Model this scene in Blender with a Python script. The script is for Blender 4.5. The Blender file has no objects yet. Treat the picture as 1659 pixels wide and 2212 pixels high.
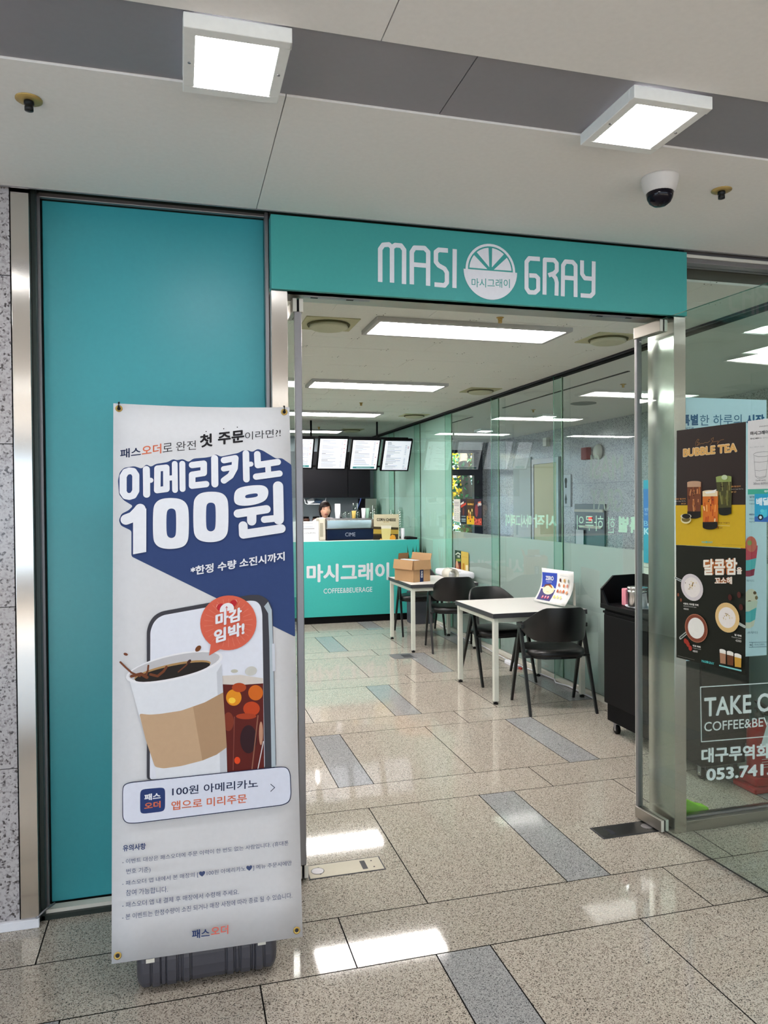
import bpy, bmesh, math, random
from mathutils import Vector, Matrix
random.seed(7)
S = bpy.context.scene
COL = S.collection
# ---------------------------------------------------------------- camera
cam_d = bpy.data.cameras.new('camera'); cam = bpy.data.objects.new('camera', cam_d); COL.objects.link(cam)
cam_d.sensor_fit = 'VERTICAL'; cam_d.sensor_height = 24.0; cam_d.lens = 24.0*1625.14/2212
yaw, pitch, roll = 0.265611, -0.014685, -0.007808
fw = Vector((math.sin(yaw)*math.cos(pitch), math.cos(yaw)*math.cos(pitch), math.sin(pitch)))
rt = Vector((math.cos(yaw), -math.sin(yaw), 0)); up = rt.cross(fw)
r2 = rt*math.cos(roll)+up*math.sin(roll); u2 = up*math.cos(roll)-rt*math.sin(roll)
mw = Matrix((( r2.x,u2.x,-fw.x,0),(r2.y,u2.y,-fw.y,0),(r2.z,u2.z,-fw.z,1.56),(0,0,0,1)))
cam.matrix_world = mw; cam_d.clip_start = 0.05
S.camera = cam
# ---------------------------------------------------------------- world, exposure
W = bpy.data.worlds.new('world'); S.world = W; W.use_nodes = True
bg = W.node_tree.nodes['Background']; bg.inputs[0].default_value = (0.68, 0.84, 1.0, 1); bg.inputs[1].default_value = 3.5
sun_d = bpy.data.lights.new('sun', 'SUN'); sun = bpy.data.objects.new('sun', sun_d); COL.objects.link(sun)
sun_d.energy = 44.0; sun_d.angle = .01; sun_d.color = (1, .95, .88)
sun.rotation_euler = Vector((.30, .86, -.40)).to_track_quat('-Z', 'Y').to_euler()
S.view_settings.view_transform = 'Standard'; S.view_settings.look = 'None'
S.view_settings.exposure = 0.15; S.view_settings.gamma = 1.0; S.view_settings.use_curve_mapping = False
S.cycles.use_denoising = True; S.cycles.max_bounces = 10; S.cycles.transparent_max_bounces = 24
S.cycles.caustics_reflective = False; S.cycles.caustics_refractive = False; S.cycles.sample_clamp_indirect = 6
LAMP_OUT = 40.0; LAMP_IN = 33.0

# ---------------------------------------------------------------- materials
def lin(h):
    h = h.lstrip('#'); v = [int(h[i:i+2], 16)/255 for i in (0, 2, 4)]
    return tuple((c/12.92 if c <= .04045 else ((c+.055)/1.055)**2.4) for c in v)+(1,)
MC = {}
def pm(h, rough=.6, metal=0, spec=.22, name=None):
    k = (h, rough, metal, spec)
    if k in MC: return MC[k]
    m = bpy.data.materials.new(name or 'paint_'+h.lstrip('#')); m.use_nodes = True
    nt = m.node_tree; b = nt.nodes['Principled BSDF']
    b.inputs['Roughness'].default_value = rough
    b.inputs['Metallic'].default_value = metal; b.inputs['Specular IOR Level'].default_value = spec
    no = nt.nodes.new('ShaderNodeTexNoise'); no.inputs['Scale'].default_value = 60; no.inputs['Detail'].default_value = 2
    g = nt.nodes.new('ShaderNodeNewGeometry'); nt.links.new(g.outputs['Position'], no.inputs['Vector'])
    mx = nt.nodes.new('ShaderNodeMix'); mx.data_type = 'RGBA'
    c = lin(h); mx.inputs[6].default_value = tuple(x*.96 for x in c[:3])+(1,); mx.inputs[7].default_value = tuple(min(1, x*1.04) for x in c[:3])+(1,)
    nt.links.new(no.outputs[0], mx.inputs[0]); nt.links.new(mx.outputs[2], b.inputs['Base Color'])
    MC[k] = m; return m
def emit(h, st, name):
    m = bpy.data.materials.new(name); m.use_nodes = True; nt = m.node_tree
    b = nt.nodes['Principled BSDF']; b.inputs['Base Color'].default_value = lin(h)
    b.inputs['Emission Color'].default_value = lin(h); b.inputs['Emission Strength'].default_value = st
    return m
def granite(name, light, mid, dark, scale, rough, spec=.5, vary=.06):
    m = bpy.data.materials.new(name); m.use_nodes = True; nt = m.node_tree; N = nt.nodes; L = nt.links
    b = N['Principled BSDF']; b.inputs['Roughness'].default_value = rough; b.inputs['Specular IOR Level'].default_value = spec
    g = N.new('ShaderNodeNewGeometry')
    v = N.new('ShaderNodeTexVoronoi'); v.inputs['Scale'].default_value = scale; L.new(g.outputs['Position'], v.inputs['Vector'])
    n1 = N.new('ShaderNodeTexNoise'); n1.inputs['Scale'].default_value = scale*.55; n1.inputs['Detail'].default_value = 3; n1.inputs['Roughness'].default_value = .7
    L.new(g.outputs['Position'], n1.inputs['Vector'])
    sp = N.new('ShaderNodeSeparateColor'); L.new(v.outputs['Color'], sp.inputs[0])
    ad = N.new('ShaderNodeMath'); ad.operation = 'MULTIPLY_ADD'; ad.inputs[1].default_value = .55; L.new(sp.outputs[0], ad.inputs[0])
    m2 = N.new('ShaderNodeMath'); m2.operation = 'MULTIPLY'; m2.inputs[1].default_value = .62; L.new(n1.outputs[0], m2.inputs[0]); L.new(m2.outputs[0], ad.inputs[2])
    cr = N.new('ShaderNodeValToRGB'); L.new(ad.outputs[0], cr.inputs[0]); e = cr.color_ramp.elements
    e[0].position = .31; e[0].color = lin(dark); e[1].position = .74; e[1].color = lin(light)
    x = e.new(.41); x.color = lin(mid); x = e.new(.54); x.color = tuple(a*.5+c*.5 for a, c in zip(lin(mid), lin(light)))
    x = e.new(.64); x.color = lin(light)
    oi = N.new('ShaderNodeObjectInfo'); mr = N.new('ShaderNodeMapRange'); mr.inputs[3].default_value = 1-vary; mr.inputs[4].default_value = 1+vary
    L.new(oi.outputs['Random'], mr.inputs[0])
    vm = N.new('ShaderNodeVectorMath'); vm.operation = 'SCALE'; L.new(cr.outputs[0], vm.inputs[0]); L.new(mr.outputs[0], vm.inputs['Scale'])
    L.new(vm.outputs[0], b.inputs['Base Color'])
    return m
def steel(name, h, rough, streak='Z', amt=.06):
    m = bpy.data.materials.new(name); m.use_nodes = True; nt = m.node_tree; N = nt.nodes; L = nt.links
    b = N['Principled BSDF']; b.inputs['Base Color'].default_value = lin(h); b.inputs['Metallic'].default_value = 1
    if streak == 'Z' and rough < .3:
        b.inputs['Anisotropic'].default_value = .95; tv = N.new('ShaderNodeCombineXYZ'); tv.inputs[0].default_value = .7071; tv.inputs[1].default_value = .7071; L.new(tv.outputs[0], b.inputs['Tangent'])
    g = N.new('ShaderNodeNewGeometry'); mp = N.new('ShaderNodeMapping'); L.new(g.outputs['Position'], mp.inputs[0])
    mp.inputs['Scale'].default_value = (3, 3, 900) if streak == 'Z' else (900, 3, 3)
    n = N.new('ShaderNodeTexNoise'); n.inputs['Scale'].default_value = 1; n.inputs['Detail'].default_value = 3; L.new(mp.outputs[0], n.inputs['Vector'])
    mr = N.new('ShaderNodeMapRange'); mr.inputs[3].default_value = rough-amt; mr.inputs[4].default_value = rough+amt
    L.new(n.outputs[0], mr.inputs[0]); L.new(mr.outputs[0], b.inputs['Roughness'])
    return m
def glass(name, tint, refl=1.0, ior=1.62):
    """thin pane: tinted see-through plus a clear Fresnel reflection on each outer face"""
    m = bpy.data.materials.new(name); m.use_nodes = True; nt = m.node_tree; N = nt.nodes; L = nt.links
    N.remove(N['Principled BSDF']); out = N['Material Output']
    t = N.new('ShaderNodeBsdfTransparent'); t.inputs[0].default_value = tint+(1,)
    gl = N.new('ShaderNodeBsdfGlossy'); gl.inputs['Roughness'].default_value = 0.0; gl.inputs[0].default_value = (.95, 1, .97, 1)
    fr = N.new('ShaderNodeFresnel'); fr.inputs[0].default_value = ior
    g = N.new('ShaderNodeNewGeometry'); iv = N.new('ShaderNodeMath'); iv.operation = 'SUBTRACT'; iv.inputs[0].default_value = refl
    sc = N.new('ShaderNodeMath'); sc.operation = 'MULTIPLY'; sc.inputs[1].default_value = refl; L.new(g.outputs['Backfacing'], sc.inputs[0]); L.new(sc.outputs[0], iv.inputs[1])
    mu = N.new('ShaderNodeMath'); mu.operation = 'MULTIPLY'; L.new(fr.outputs[0], mu.inputs[0]); L.new(iv.outputs[0], mu.inputs[1])
    mx = N.new('ShaderNodeMixShader'); L.new(mu.outputs[0], mx.inputs[0]); L.new(t.outputs[0], mx.inputs[1]); L.new(gl.outputs[0], mx.inputs[2])
    L.new(mx.outputs[0], out.inputs[0]); return m
def frosted(name, h, alpha):
    m = bpy.data.materials.new(name); m.use_nodes = True; nt = m.node_tree; N = nt.nodes; L = nt.links
    b = N['Principled BSDF']; b.inputs['Base Color'].default_value = lin(h); b.inputs['Roughness'].default_value = .6; b.inputs['Specular IOR Level'].default_value = .15
    tr = N.new('ShaderNodeBsdfTranslucent'); tr.inputs[0].default_value = lin(h)
    mx = N.new('ShaderNodeMixShader'); mx.inputs[0].default_value = alpha
    L.new(b.outputs[0], mx.inputs[1]); L.new(tr.outputs[0], mx.inputs[2]); L.new(mx.outputs[0], N['Material Output'].inputs[0]); return m

M = dict(
 floor=granite('granite_floor', '#b8b0a5', '#8b8177', '#2f2a26', 330, .05, .6),
 floor_dark=granite('granite_stripe', '#a3a3a4', '#7a7a7d', '#343437', 380, .07, .55),
 grout=pm('#181512', .9), wallg=granite('granite_wall', '#b2afb2', '#999597', '#4d494a', 135, .14, .5, .03),
 lobbyg=granite('granite_lobby', '#b9b7b8', '#929194', '#4c4b4d', 120, .2, .4, .03),
 ceil=pm('#f3f1ee', .7, 0, .3), ceilg=pm('#8d8b91', .45, 0, .4), ceilin=pm('#eff1e9', .8, 0, .2), dots=pm('#55544c', .8), lampf=pm('#b3b3b1', .5),
 steel=steel('brushed_steel', '#cfcbc6', .19, 'Z', .03), steelx=steel('brushed_steel_soft', '#a7a29a', .34), alu=pm('#8b898c', .35, .7), dalu=pm('#39413f', .35, .5),
 teal=pm('#369aa4', .38, 0, .5), teal2=pm('#3a9b98', .5, 0, .4), counter=pm('#3fb5b0', .5, 0, .3), white=pm('#e4e6ee', .5), offw=pm('#d8d6cc', .5),
 glass=glass('clear_glass', (.945, .98, .968)), leafg=glass('door_glass', (.86, .925, .90), 1.0), edge=pm('#3d7a66', .2), edgel=pm('#a9c7ac', .2),
 fin=glass('fin_glass', (.84, .95, .91)), frost=frosted('frosted_film', '#c6cfce', .35), frost2=frosted('teal_film', '#d3f0e8', .35),
 black=pm('#08080a', .6, 0, .12), blackl=pm('#09090b', .5, 0, .14), bfab=pm('#0d0d0f', .36, 0, .5), bmet=pm('#0f1012', .4, 0, .5), dgrey=pm('#2f3036', .5),
 tabtop=pm('#dcdad6', .25), tabedge=pm('#3b3c40', .5), tableg=pm('#d3d6cc', .4), rubber=pm('#0c0c0c', .8),
 banner=pm('#cfd0d4', .62, 0, .2), gold=pm('#b89a55', .3, .9), cord=pm('#121212', .6), base=pm('#44444c', .45, 0, .4),
 card=pm('#b08d68', .8, 0, .2), cardd=pm('#94734f', .8, 0, .2), chrome=steel('chrome', '#c9c9c9', .12, 'Z', .03),
 lampo=emit('#ffffff', LAMP_OUT, 'led_panel_lobby'), lampi=emit('#fff8f4', LAMP_IN, 'led_panel_cafe'), screen=emit('#d5d9e2', .62, 'menu_screen'),
 brass=pm('#b99f62', .4, .5), cream=pm('#c9c2a0', .6), skin=pm('#e3b399', .5), hair=pm('#1c100f', .45), cloth=pm('#d5ccd0', .8),
)

# ---------------------------------------------------------------- mesh helpers
ORG = {}
def tag(o, label=None, cat=None, group=None, kind=None):
    for k, v in (('label', label), ('category', cat), ('group', group), ('kind', kind)):
        if v: o[k] = v
    return o
def thing(name, loc, label, cat, group=None, rz=0, kind=None):
    o = bpy.data.objects.new(name, None); COL.objects.link(o); o.location = loc; o.empty_display_size = .05
    ORG[o.name] = Vector(loc); tag(o, label, cat, group, kind); return o
class MB:
    def __init__(s): s.v = []; s.f = []; s.m = []; s.sm = []; s.mats = []
    def mi(s, m):
        if isinstance(m, str): m = M[m] if m in M else pm(m)
        if m not in s.mats: s.mats.append(m)
        return s.mats.index(m)
    def add(s, vs, fs, m, sm=False):
        b = len(s.v); s.v += [tuple(v) for v in vs]; i = s.mi(m)
        for f in fs: s.f.append(tuple(b+k for k in f)); s.m.append(i); s.sm.append(sm)
        return s
    def box(s, x0, x1, y0, y1, z0, z1, m, mf=None):
        x0, x1 = sorted((x0, x1)); y0, y1 = sorted((y0, y1)); z0, z1 = sorted((z0, z1))
        vs = [(x0,y0,z0),(x1,y0,z0),(x1,y1,z0),(x0,y1,z0),(x0,y0,z1),(x1,y0,z1),(x1,y1,z1),(x0,y1,z1)]
        fs = dict(b=(0,3,2,1), t=(4,5,6,7), f=(0,1,5,4), k=(2,3,7,6), l=(3,0,4,7), r=(1,2,6,5))
        for k, f in fs.items(): s.add([vs[i] for i in f], [(0,1,2,3)], (mf or {}).get(k, m))
        return s
    def obox(s, c, ax, ay, az, m):
        """box from centre and three half-axis vectors"""
        c, ax, ay, az = map(Vector, (c, ax, ay, az))
        vs = [c+ax*i+ay*j+az*k for k in (-1, 1) for (i, j) in ((-1,-1),(1,-1),(1,1),(-1,1))]
        return s.add(vs, [(0,3,2,1),(4,5,6,7),(0,1,5,4),(2,3,7,6),(3,0,4,7),(1,2,6,5)], m)
    def lathe(s, c, prof, m, n=20, axis='z', caps=True, R=None):
        vs = []; fs = []
        for r, h in prof:
            for k in range(n):
                a = 2*math.pi*k/n; p = Vector((r*math.cos(a), r*math.sin(a), h))
                if axis == 'x': p = Vector((p.z, p.x, p.y))
                if axis == 'y': p = Vector((p.x, -p.z, p.y)) if False else Vector((p.y, p.z, p.x))
                if R: p = R @ p
                vs.append(p+Vector(c))
        for j in range(len(prof)-1):
            for k in range(n): fs.append((j*n+k, j*n+(k+1)%n, (j+1)*n+(k+1)%n, (j+1)*n+k))
        s.add(vs, fs, m, True)
        if caps:
            if prof[0][0] > 1e-5: s.add(vs[:n], [tuple(range(n-1, -1, -1))], m)
            if prof[-1][0] > 1e-5: s.add(vs[-n:], [tuple(range(n))], m)
        return s
    def tube(s, pts, r, m, n=8, r1=None):
        pts = [Vector(p) for p in pts]; vs = []; fs = []; K = len(pts)
        for i, p in enumerate(pts):
            d = (pts[min(i+1, K-1)]-pts[max(i-1, 0)]).normalized()
            a = d.cross(Vector((0, 0, 1))) if abs(d.z) < .95 else d.cross(Vector((0, 1, 0)))
            a.normalize(); b = d.cross(a); rr = r if r1 is None else r+(r1-r)*i/(K-1)
            for k in range(n):
                t = 2*math.pi*k/n; vs.append(p+a*rr*math.cos(t)+b*rr*math.sin(t))
        for j in range(K-1):
            for k in range(n): fs.append((j*n+k, (j+1)*n+k, (j+1)*n+(k+1)%n, j*n+(k+1)%n))
        s.add(vs, fs, m, True); s.add(vs[:n], [tuple(range(n))], m); s.add(vs[-n:], [tuple(range(n-1, -1, -1))], m); return s
    def prism(s, pts, a, b, m, axis='z'):
        """closed outline extruded from a to b along axis"""
        def P(u, v, h): return {'z': (u, v, h), 'y': (u, h, v), 'x': (h, u, v)}[axis]
        n = len(pts); lo = [P(u, v, a) for u, v in pts]; hi = [P(u, v, b) for u, v in pts]
        s.add(lo, [tuple(range(n-1, -1, -1))], m); s.add(hi, [tuple(range(n))], m)
        for k in range(n):
            j = (k+1) % n; s.add([lo[k], lo[j], hi[j], hi[k]], [(0,1,2,3)], m)
        return s
    def build(s, name, parent=None, org=None, bevel=0, label=None, cat=None, group=None, kind=None, fixn=False, seg=2, weld=True):
        if org is None: org = ORG[parent.name] if parent else Vector((0, 0, 0))
        org = Vector(org)
        me = bpy.data.meshes.new(name); me.from_pydata([tuple(Vector(v)-org) for v in s.v], [], s.f)
        for m in s.mats: me.materials.append(m)
        me.polygons.foreach_set('material_index', s.m); me.polygons.foreach_set('use_smooth', s.sm); me.update()
        if weld:
            bm = bmesh.new(); bm.from_mesh(me)
            bmesh.ops.remove_doubles(bm, verts=bm.verts, dist=1e-5)
            if fixn or bevel: bmesh.ops.recalc_face_normals(bm, faces=bm.faces)
            bm.to_mesh(me); bm.free()
        o = bpy.data.objects.new(name, me); COL.objects.link(o); ORG[o.name] = org
        if parent: o.parent = parent
        else: o.location = org
        if bevel:
            md = o.modifiers.new('bevel', 'BEVEL'); md.width = bevel; md.segments = seg; md.limit_method = 'ANGLE'
        tag(o, label, cat, group, kind); return o
def copy_tree(o, parent=None):
    c = o.copy(); COL.objects.link(c)
    if parent: c.parent = parent
    for ch in list(o.children): copy_tree(ch, c)
    return c

# ---------------------------------------------------------------- flat print on sheets, boards and glass
FC = {}
def glyphs(txt):
    if txt in FC: return FC[txt]
    c = bpy.data.curves.new('t', 'FONT'); c.body = txt; c.resolution_u = 3
    o = bpy.data.objects.new('t', c); me = bpy.data.meshes.new_from_object(o)
    vs = [(v.co.x, v.co.y) for v in me.vertices]; fs = [tuple(p.vertices) for p in me.polygons]
    bpy.data.objects.remove(o); bpy.data.curves.remove(c); bpy.data.meshes.remove(me)
    FC[txt] = (vs, fs); return FC[txt]
def rounded(pts, r, n=4):
    out = []; K = len(pts)
    for i in range(K):
        v, a, b = Vector(pts[i]), Vector(pts[i-1]), Vector(pts[(i+1) % K]); la, lb = (a-v).length, (b-v).length
        if la < 1e-7 or lb < 1e-7: continue
        p = v+(a-v)*min(r/la, .5); q = v+(b-v)*min(r/lb, .5)
        out += [tuple(p*(1-t)**2+v*2*t*(1-t)+q*t*t) for t in (k/n for k in range(n+1))]
    return out
class Art:
    """flat ink on a plane given by origin, right and up vectors; every call lies a hair above the last"""
    def __init__(s, O, U, V, step=.00007, lift=.0004):
        s.O, s.U, s.V = Vector(O), Vector(U).normalized(), Vector(V).normalized(); s.N = s.U.cross(s.V); s.h = lift; s.st = step; s.mb = MB()
    def P(s, u, v, h=None): return s.O+s.U*u+s.V*v+s.N*(s.h if h is None else h)
    def poly(s, pts, m, r=0):
        pts = rounded(pts, r) if r else list(pts); n = len(pts)
        ar = sum(pts[i][0]*pts[(i+1) % n][1]-pts[(i+1) % n][0]*pts[i][1] for i in range(n))
        if ar < 0: pts = pts[::-1]
        s.mb.add([s.P(*p) for p in pts], [tuple(range(n))], m); s.h += s.st; return s
    def stroke(s, pts, w, m, cap=True):
        w = w/2; e = .000015
        for i in range(len(pts)-1):
            a, b = Vector(pts[i]), Vector(pts[i+1]); d = b-a
            if d.length < 1e-7: continue
            n = Vector((-d.y, d.x)).normalized()*w; s.h += e
            s.mb.add([s.P(*(a-n)), s.P(*(b-n)), s.P(*(b+n)), s.P(*(a+n))], [(0,1,2,3)], m)
        ks = range(len(pts)) if cap else range(1, len(pts)-1)
        for i in ks:
            c = pts[i]; s.h += e; s.mb.add([s.P(c[0]+w*math.cos(t*math.pi/10), c[1]+w*math.sin(t*math.pi/10)) for t in range(20)], [tuple(range(20))], m)
        s.h += s.st; return s
    def ell(s, c, rx, ry, m, rot=0, n=28):
        ca, sa = math.cos(rot), math.sin(rot)
        return s.poly([(c[0]+rx*math.cos(t)*ca-ry*math.sin(t)*sa, c[1]+rx*math.cos(t)*sa+ry*math.sin(t)*ca) for t in [2*math.pi*k/n for k in range(n)]], m)
    def ell3(s, p, m, n=28):
        """ellipse from centre, end of first half-axis, end of second"""
        c, a, b = (Vector(q) for q in p); a -= c; b -= c
        return s.poly([tuple(c+a*math.cos(t)+b*math.sin(t)) for t in [2*math.pi*k/n for k in range(n)]], m)
    def text(s, txt, p, m, bold=0):
        """lettering whose ink box is spanned by bottom-left, bottom-right and top-left corners; bold is in ems"""
        vs, fs = glyphs(txt)
        if not vs: return s
        x0 = min(v[0] for v in vs); x1 = max(v[0] for v in vs); y0 = min(v[1] for v in vs); y1 = max(v[1] for v in vs)
        bl, br, tl = (Vector(q) for q in p); a = br-bl; b = tl-bl; flip = a.x*b.y-a.y*b.x < 0
        ff = [f[::-1] for f in fs] if flip else fs; w = x1-x0+2*bold; h = y1-y0+2*bold
        for k in range(8 if bold > .004 else 1):
            dx, dy = ((math.cos(k*math.pi/4)*bold, math.sin(k*math.pi/4)*bold) if bold > .004 else (0, 0)); s.h += .000012
            P = [bl+a*((x-x0+bold+dx)/w)+b*((y-y0+bold+dy)/h) for x, y in vs]
            s.mb.add([s.P(q.x, q.y) for q in P], ff, m)
        s.h += s.st; return s
    def build(s, name, parent, **k): return s.mb.build(name, parent, weld=False, **k)
def rrect(x0, x1, y0, y1, r, n=5):
    out = []
    for cx, cy, a0 in ((x1-r, y1-r, 0), (x0+r, y1-r, 90), (x0+r, y0+r, 180), (x1-r, y0+r, 270)):
        out += [(cx+r*math.cos(math.radians(a0+90*k/n)), cy+r*math.sin(math.radians(a0+90*k/n))) for k in range(n+1)]
    return out
# ================================================================ SETTING
# ---- floor: slab, then every granite tile
fl = MB().box(-7, 7.5, -8, 16, -.12, -.008, 'grout').build('floor', kind='structure')
MB().box(3.16, 5.9, 3.1, 13.9, -.0079, 0, 'floor').build('corridor_paving', fl)
MB().box(-7, 7.5, -8, -.95, -.0079, 0, 'floor').build('lobby_paving', fl)
MB().box(-7, -2.0, -.95, 3.0, -.0079, 0, 'floor').build('side_paving', fl)
MB().box(3.2, 7.5, -.95, 3.0, -.0079, 0, 'floor').build('side_paving', fl)
TM = {}
def tile(x0, x1, y0, y1, m):
    g = .0024; x0 += g; x1 -= g; y0 += g; y1 -= g
    if x1-x0 < .03: return
    k = (round(x1-x0, 3), round(y1-y0, 3), m)
    cx = (x0+x1)/2; cy = (y0+y1)/2
    if k not in TM:
        TM[k] = MB().box(-(x1-x0)/2, (x1-x0)/2, -(y1-y0)/2, (y1-y0)/2, -.008, 0, m, dict(l='grout', r='grout', f='grout', k='grout')).build('floor_tile', fl); TM[k].location = (cx, cy, 0)
    else:
        o = TM[k].copy(); COL.objects.link(o); o.location = (cx, cy, 0)
rowsY = [-.95, -.04, .27, 1.19, 1.50, 2.43, 2.748, 3.692, 4.0, 4.922, 5.225, 6.135, 6.438, 7.334, 7.635, 8.517, 8.821, 9.72]
for i in range(len(rowsY)-1):
    y0, y1 = rowsY[i], rowsY[i+1]; wide = i % 2 == 0; ym = (y0+y1)/2; dx = -.006*(ym-4)
    xr = 3.2 if ym < 3.05 or ym < 2.9 else 3.135
    xl = -2.0 if ym < 3.3 else -.6
    xs = []
    if wide:
        even = (i//2) % 2 == 1; s0 = (1.507 if even else .822)+dx
        k = -4
        while s0+1.4*k < xr:
            b = s0+1.4*k; xs += [(b, b+.2, 'floor_dark'), (b+.2, b+.8, 'floor'), (b+.8, b+1.4, 'floor')]; k += 1
    else:
        b = .548+dx-1.4*3
        while b < xr: xs.append((b, b+1.4, 'floor')); b += 1.4
    for a, b, m in xs:
        a = max(a, xl); b = min(b, xr)
        if b-a > .03: tile(a, b, y0, y1, m)

# ---- lobby ceiling z 2.70, panels with fine joints and a dark recessed band
cl = MB().box(-7, 7.5, -8, 2.975, 2.715, 2.9, 'ceil').build('ceiling_lobby', kind='structure')
def cpan(x0, x1, y0, y1, m, z=2.70, name='ceiling_panel'): MB().box(x0+.0015, x1-.0015, y0, y1, z, 2.7155, m).build(name, cl)
for a, b in ((-7, -2.1), (-2.1, -.9), (-.9, .303), (.303, 3.903), (3.903, 7.5)): cpan(a, b, 2.128, 2.975, 'ceil')
for a, b in ((-7, -1.9), (-1.9, .496), (.496, 2.9), (2.9, 7.5)): cpan(a, b, -1.6, 1.815, 'ceil')
for a, b in ((-7, -1.65), (-1.65, .757), (.757, 3.16), (3.16, 7.5)): cpan(a, b, 1.817, 2.126, 'ceilg', 2.706, 'band_panel')
for a, b in ((-7, -1.65), (-1.65, .757), (.757, 3.16), (3.16, 7.5)): cpan(a, b, -1.91, -1.602, 'ceilg', 2.706, 'band_panel')
cpan(-7, 7.5, -8, -1.912, 'ceil')
# ceiling edge and the higher soffit over the shop front
MB().box(-7, 3.16, 2.975, 3.20, 2.80, 2.9, 'ceil').build('ceiling_soffit', cl)
MB().box(-7, 3.16, 2.968, 2.975, 2.697, 2.80, 'alu').build('ceiling_trim', cl)
# corridor ceiling beyond the glass side wall
cc = MB().box(3.16, 7.5, 2.975, 14.0, 2.70, 2.9, 'ceil').build('ceiling_corridor', kind='structure')
# ---- cafe ceiling z 2.63 with staggered acoustic tiles
ci = MB().box(-1.7, 3.16, 3.20, 12.3, 2.642, 2.8, 'dots').build('ceiling_cafe', kind='structure')
CT = None; j = 0; y = 3.20; dots = MB()
while y < 12.2:
    x = 3.139-.575*(7.5 if j % 2 else 8)
    while x < 3.13:
        a = max(x, -1.6); b = min(x+.575, 3.139); yb = min(y+.325, 12.2)
        if b-a > .5 and yb-y > .3:
            if CT is None: CT = o = MB().box(-.2867, .2867, -.1615, .1615, 0, .012, 'ceilin').build('ceiling_tile', ci)
            else: o = CT.copy(); COL.objects.link(o)
            o.location = ((a+b)/2, (y+yb)/2, 2.63+random.choice((0, 0, .0006, .0012)))
        elif b-a > .02: MB().box(a+.001, b-.001, y+.001, yb-.001, 2.63, 2.642, 'ceilin').build('ceiling_tile', ci)
        for qx, qy in ((.02, .02), (-.02, .02), (.02, -.02)):
            dots.lathe((b+qx, y+qy+.0, 2.6292), [(.0035, 0), (.0035, .002)], 'dots', 6)
        x += .575
    y += .325; j += 1
dots.build('screw_heads', ci, kind='stuff')

# ---- granite wall on the left with its slabs
wl = MB().box(-7, -.585, 3.012, 3.2, 0, 2.9, 'grout').build('wall_left', kind='structure')
zs = [0, .592, 1.184, 1.778, 2.388, 2.80]
for i in range(5):
    for a, b in ((-1.5, -.583), (-2.42, -1.503), (-7, -2.423)):
        MB().box(a, b, 3.0, 3.012, zs[i]+.0015, zs[i+1]-.0015, 'wallg').build('granite_slab', wl)
MB().box(-7, -.515, 2.985, 3.0, 0, .033, 'white').build('baseboard_left', kind='structure', bevel=.002)
# ---- steel pillar, recessed teal panel in its dark frame
MB().box(-.578, -.517, 2.995, 3.12, .034, 2.80, 'steel').build('trim_1', kind='structure', bevel=.0015)
pf = MB().box(-.517, .36, 3.125, 3.16, 0, 2.80, 'dalu').build('trim_2', kind='structure')
q = MB().box(-.517, -.500, 3.03, 3.125, 0, 2.80, 'dalu').box(-.500, .36, 3.08, 3.125, 2.722, 2.80, 'dalu').box(-.509, -.493, 3.068, 3.09, .03, 2.722, 'alu').box(-.493, .345, 3.068, 3.09, 2.708, 2.722, 'alu').box(.343, .358, 3.05, 3.09, .03, 2.722, 'alu')
q.build('panel_frame', pf, bevel=.002)
MB().box(-.517, .36, 3.03, 3.125, 0, .018, 'dalu').box(-.50, .36, 3.045, 3.085, .018, .032, 'offw').build('sill', pf)
MB().box(-.488, .344, 3.095, 3.115, .034, 2.706, 'teal').build('teal_panel', pf, bevel=.003, label='tall blank teal infill panel')
MB().tube([(-.525, 2.99, .034), (-.50, 3.02, .045), (-.47, 3.05, .052)], .004, 'alu', 6).build('loose_sealant_strip', pf)

# ---- door portal of brushed steel
dp = thing('trim_3', (1.3, 3.1, 0), None, None, kind='structure')
MB().box(.36, .425, 3.0, 3.2, 0, 2.399, 'steel').build('door_post', dp, bevel=.0015)
MB().box(2.205, 2.268, 3.0, 3.2, 0, 2.399, 'steel').build('door_post', dp, bevel=.0015)
MB().box(.425, 2.205, 3.005, 3.155, 2.40, 2.46, 'steelx').build('door_header', dp)
for x0 in (.50, 1.82):
    MB().box(x0, x0+.28, 3.06, 3.085, 2.3975, 2.40, 'alu').box(x0+.03, x0+.06, 3.066, 3.078, 2.3965, 2.3975, 'black').box(x0+.18, x0+.21, 3.066, 3.078, 2.3965, 2.3975, 'black').build('pivot_plate', dp)
MB().box(.36, 2.268, 3.05, 3.2, 2.46, 2.80, 'dalu').build('header_infill', dp)

# ---- right shop front: sill, head and pane
w1 = thing('window_1', (2.7, 3.05, 0), None, None, kind='structure')
MB().box(2.268, 3.16, 3.005, 3.09, 0, .05, 'steelx').box(2.268, 3.16, 3.03, 3.045, .05, .06, 'alu').build('sill', w1, bevel=.002)
MB().box(2.268, 3.16, 3.01, 3.09, 2.655, 2.80, 'alu').box(2.268, 3.16, 3.0, 3.01, 2.675, 2.69, 'offw').build('window_head', w1, bevel=.002)
MB().box(2.268, 3.135, 3.058, 3.068, .05, 2.655, 'glass', dict(l='edge', r='edge', t='edge', b='edge')).build('glass_pane', w1)
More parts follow.
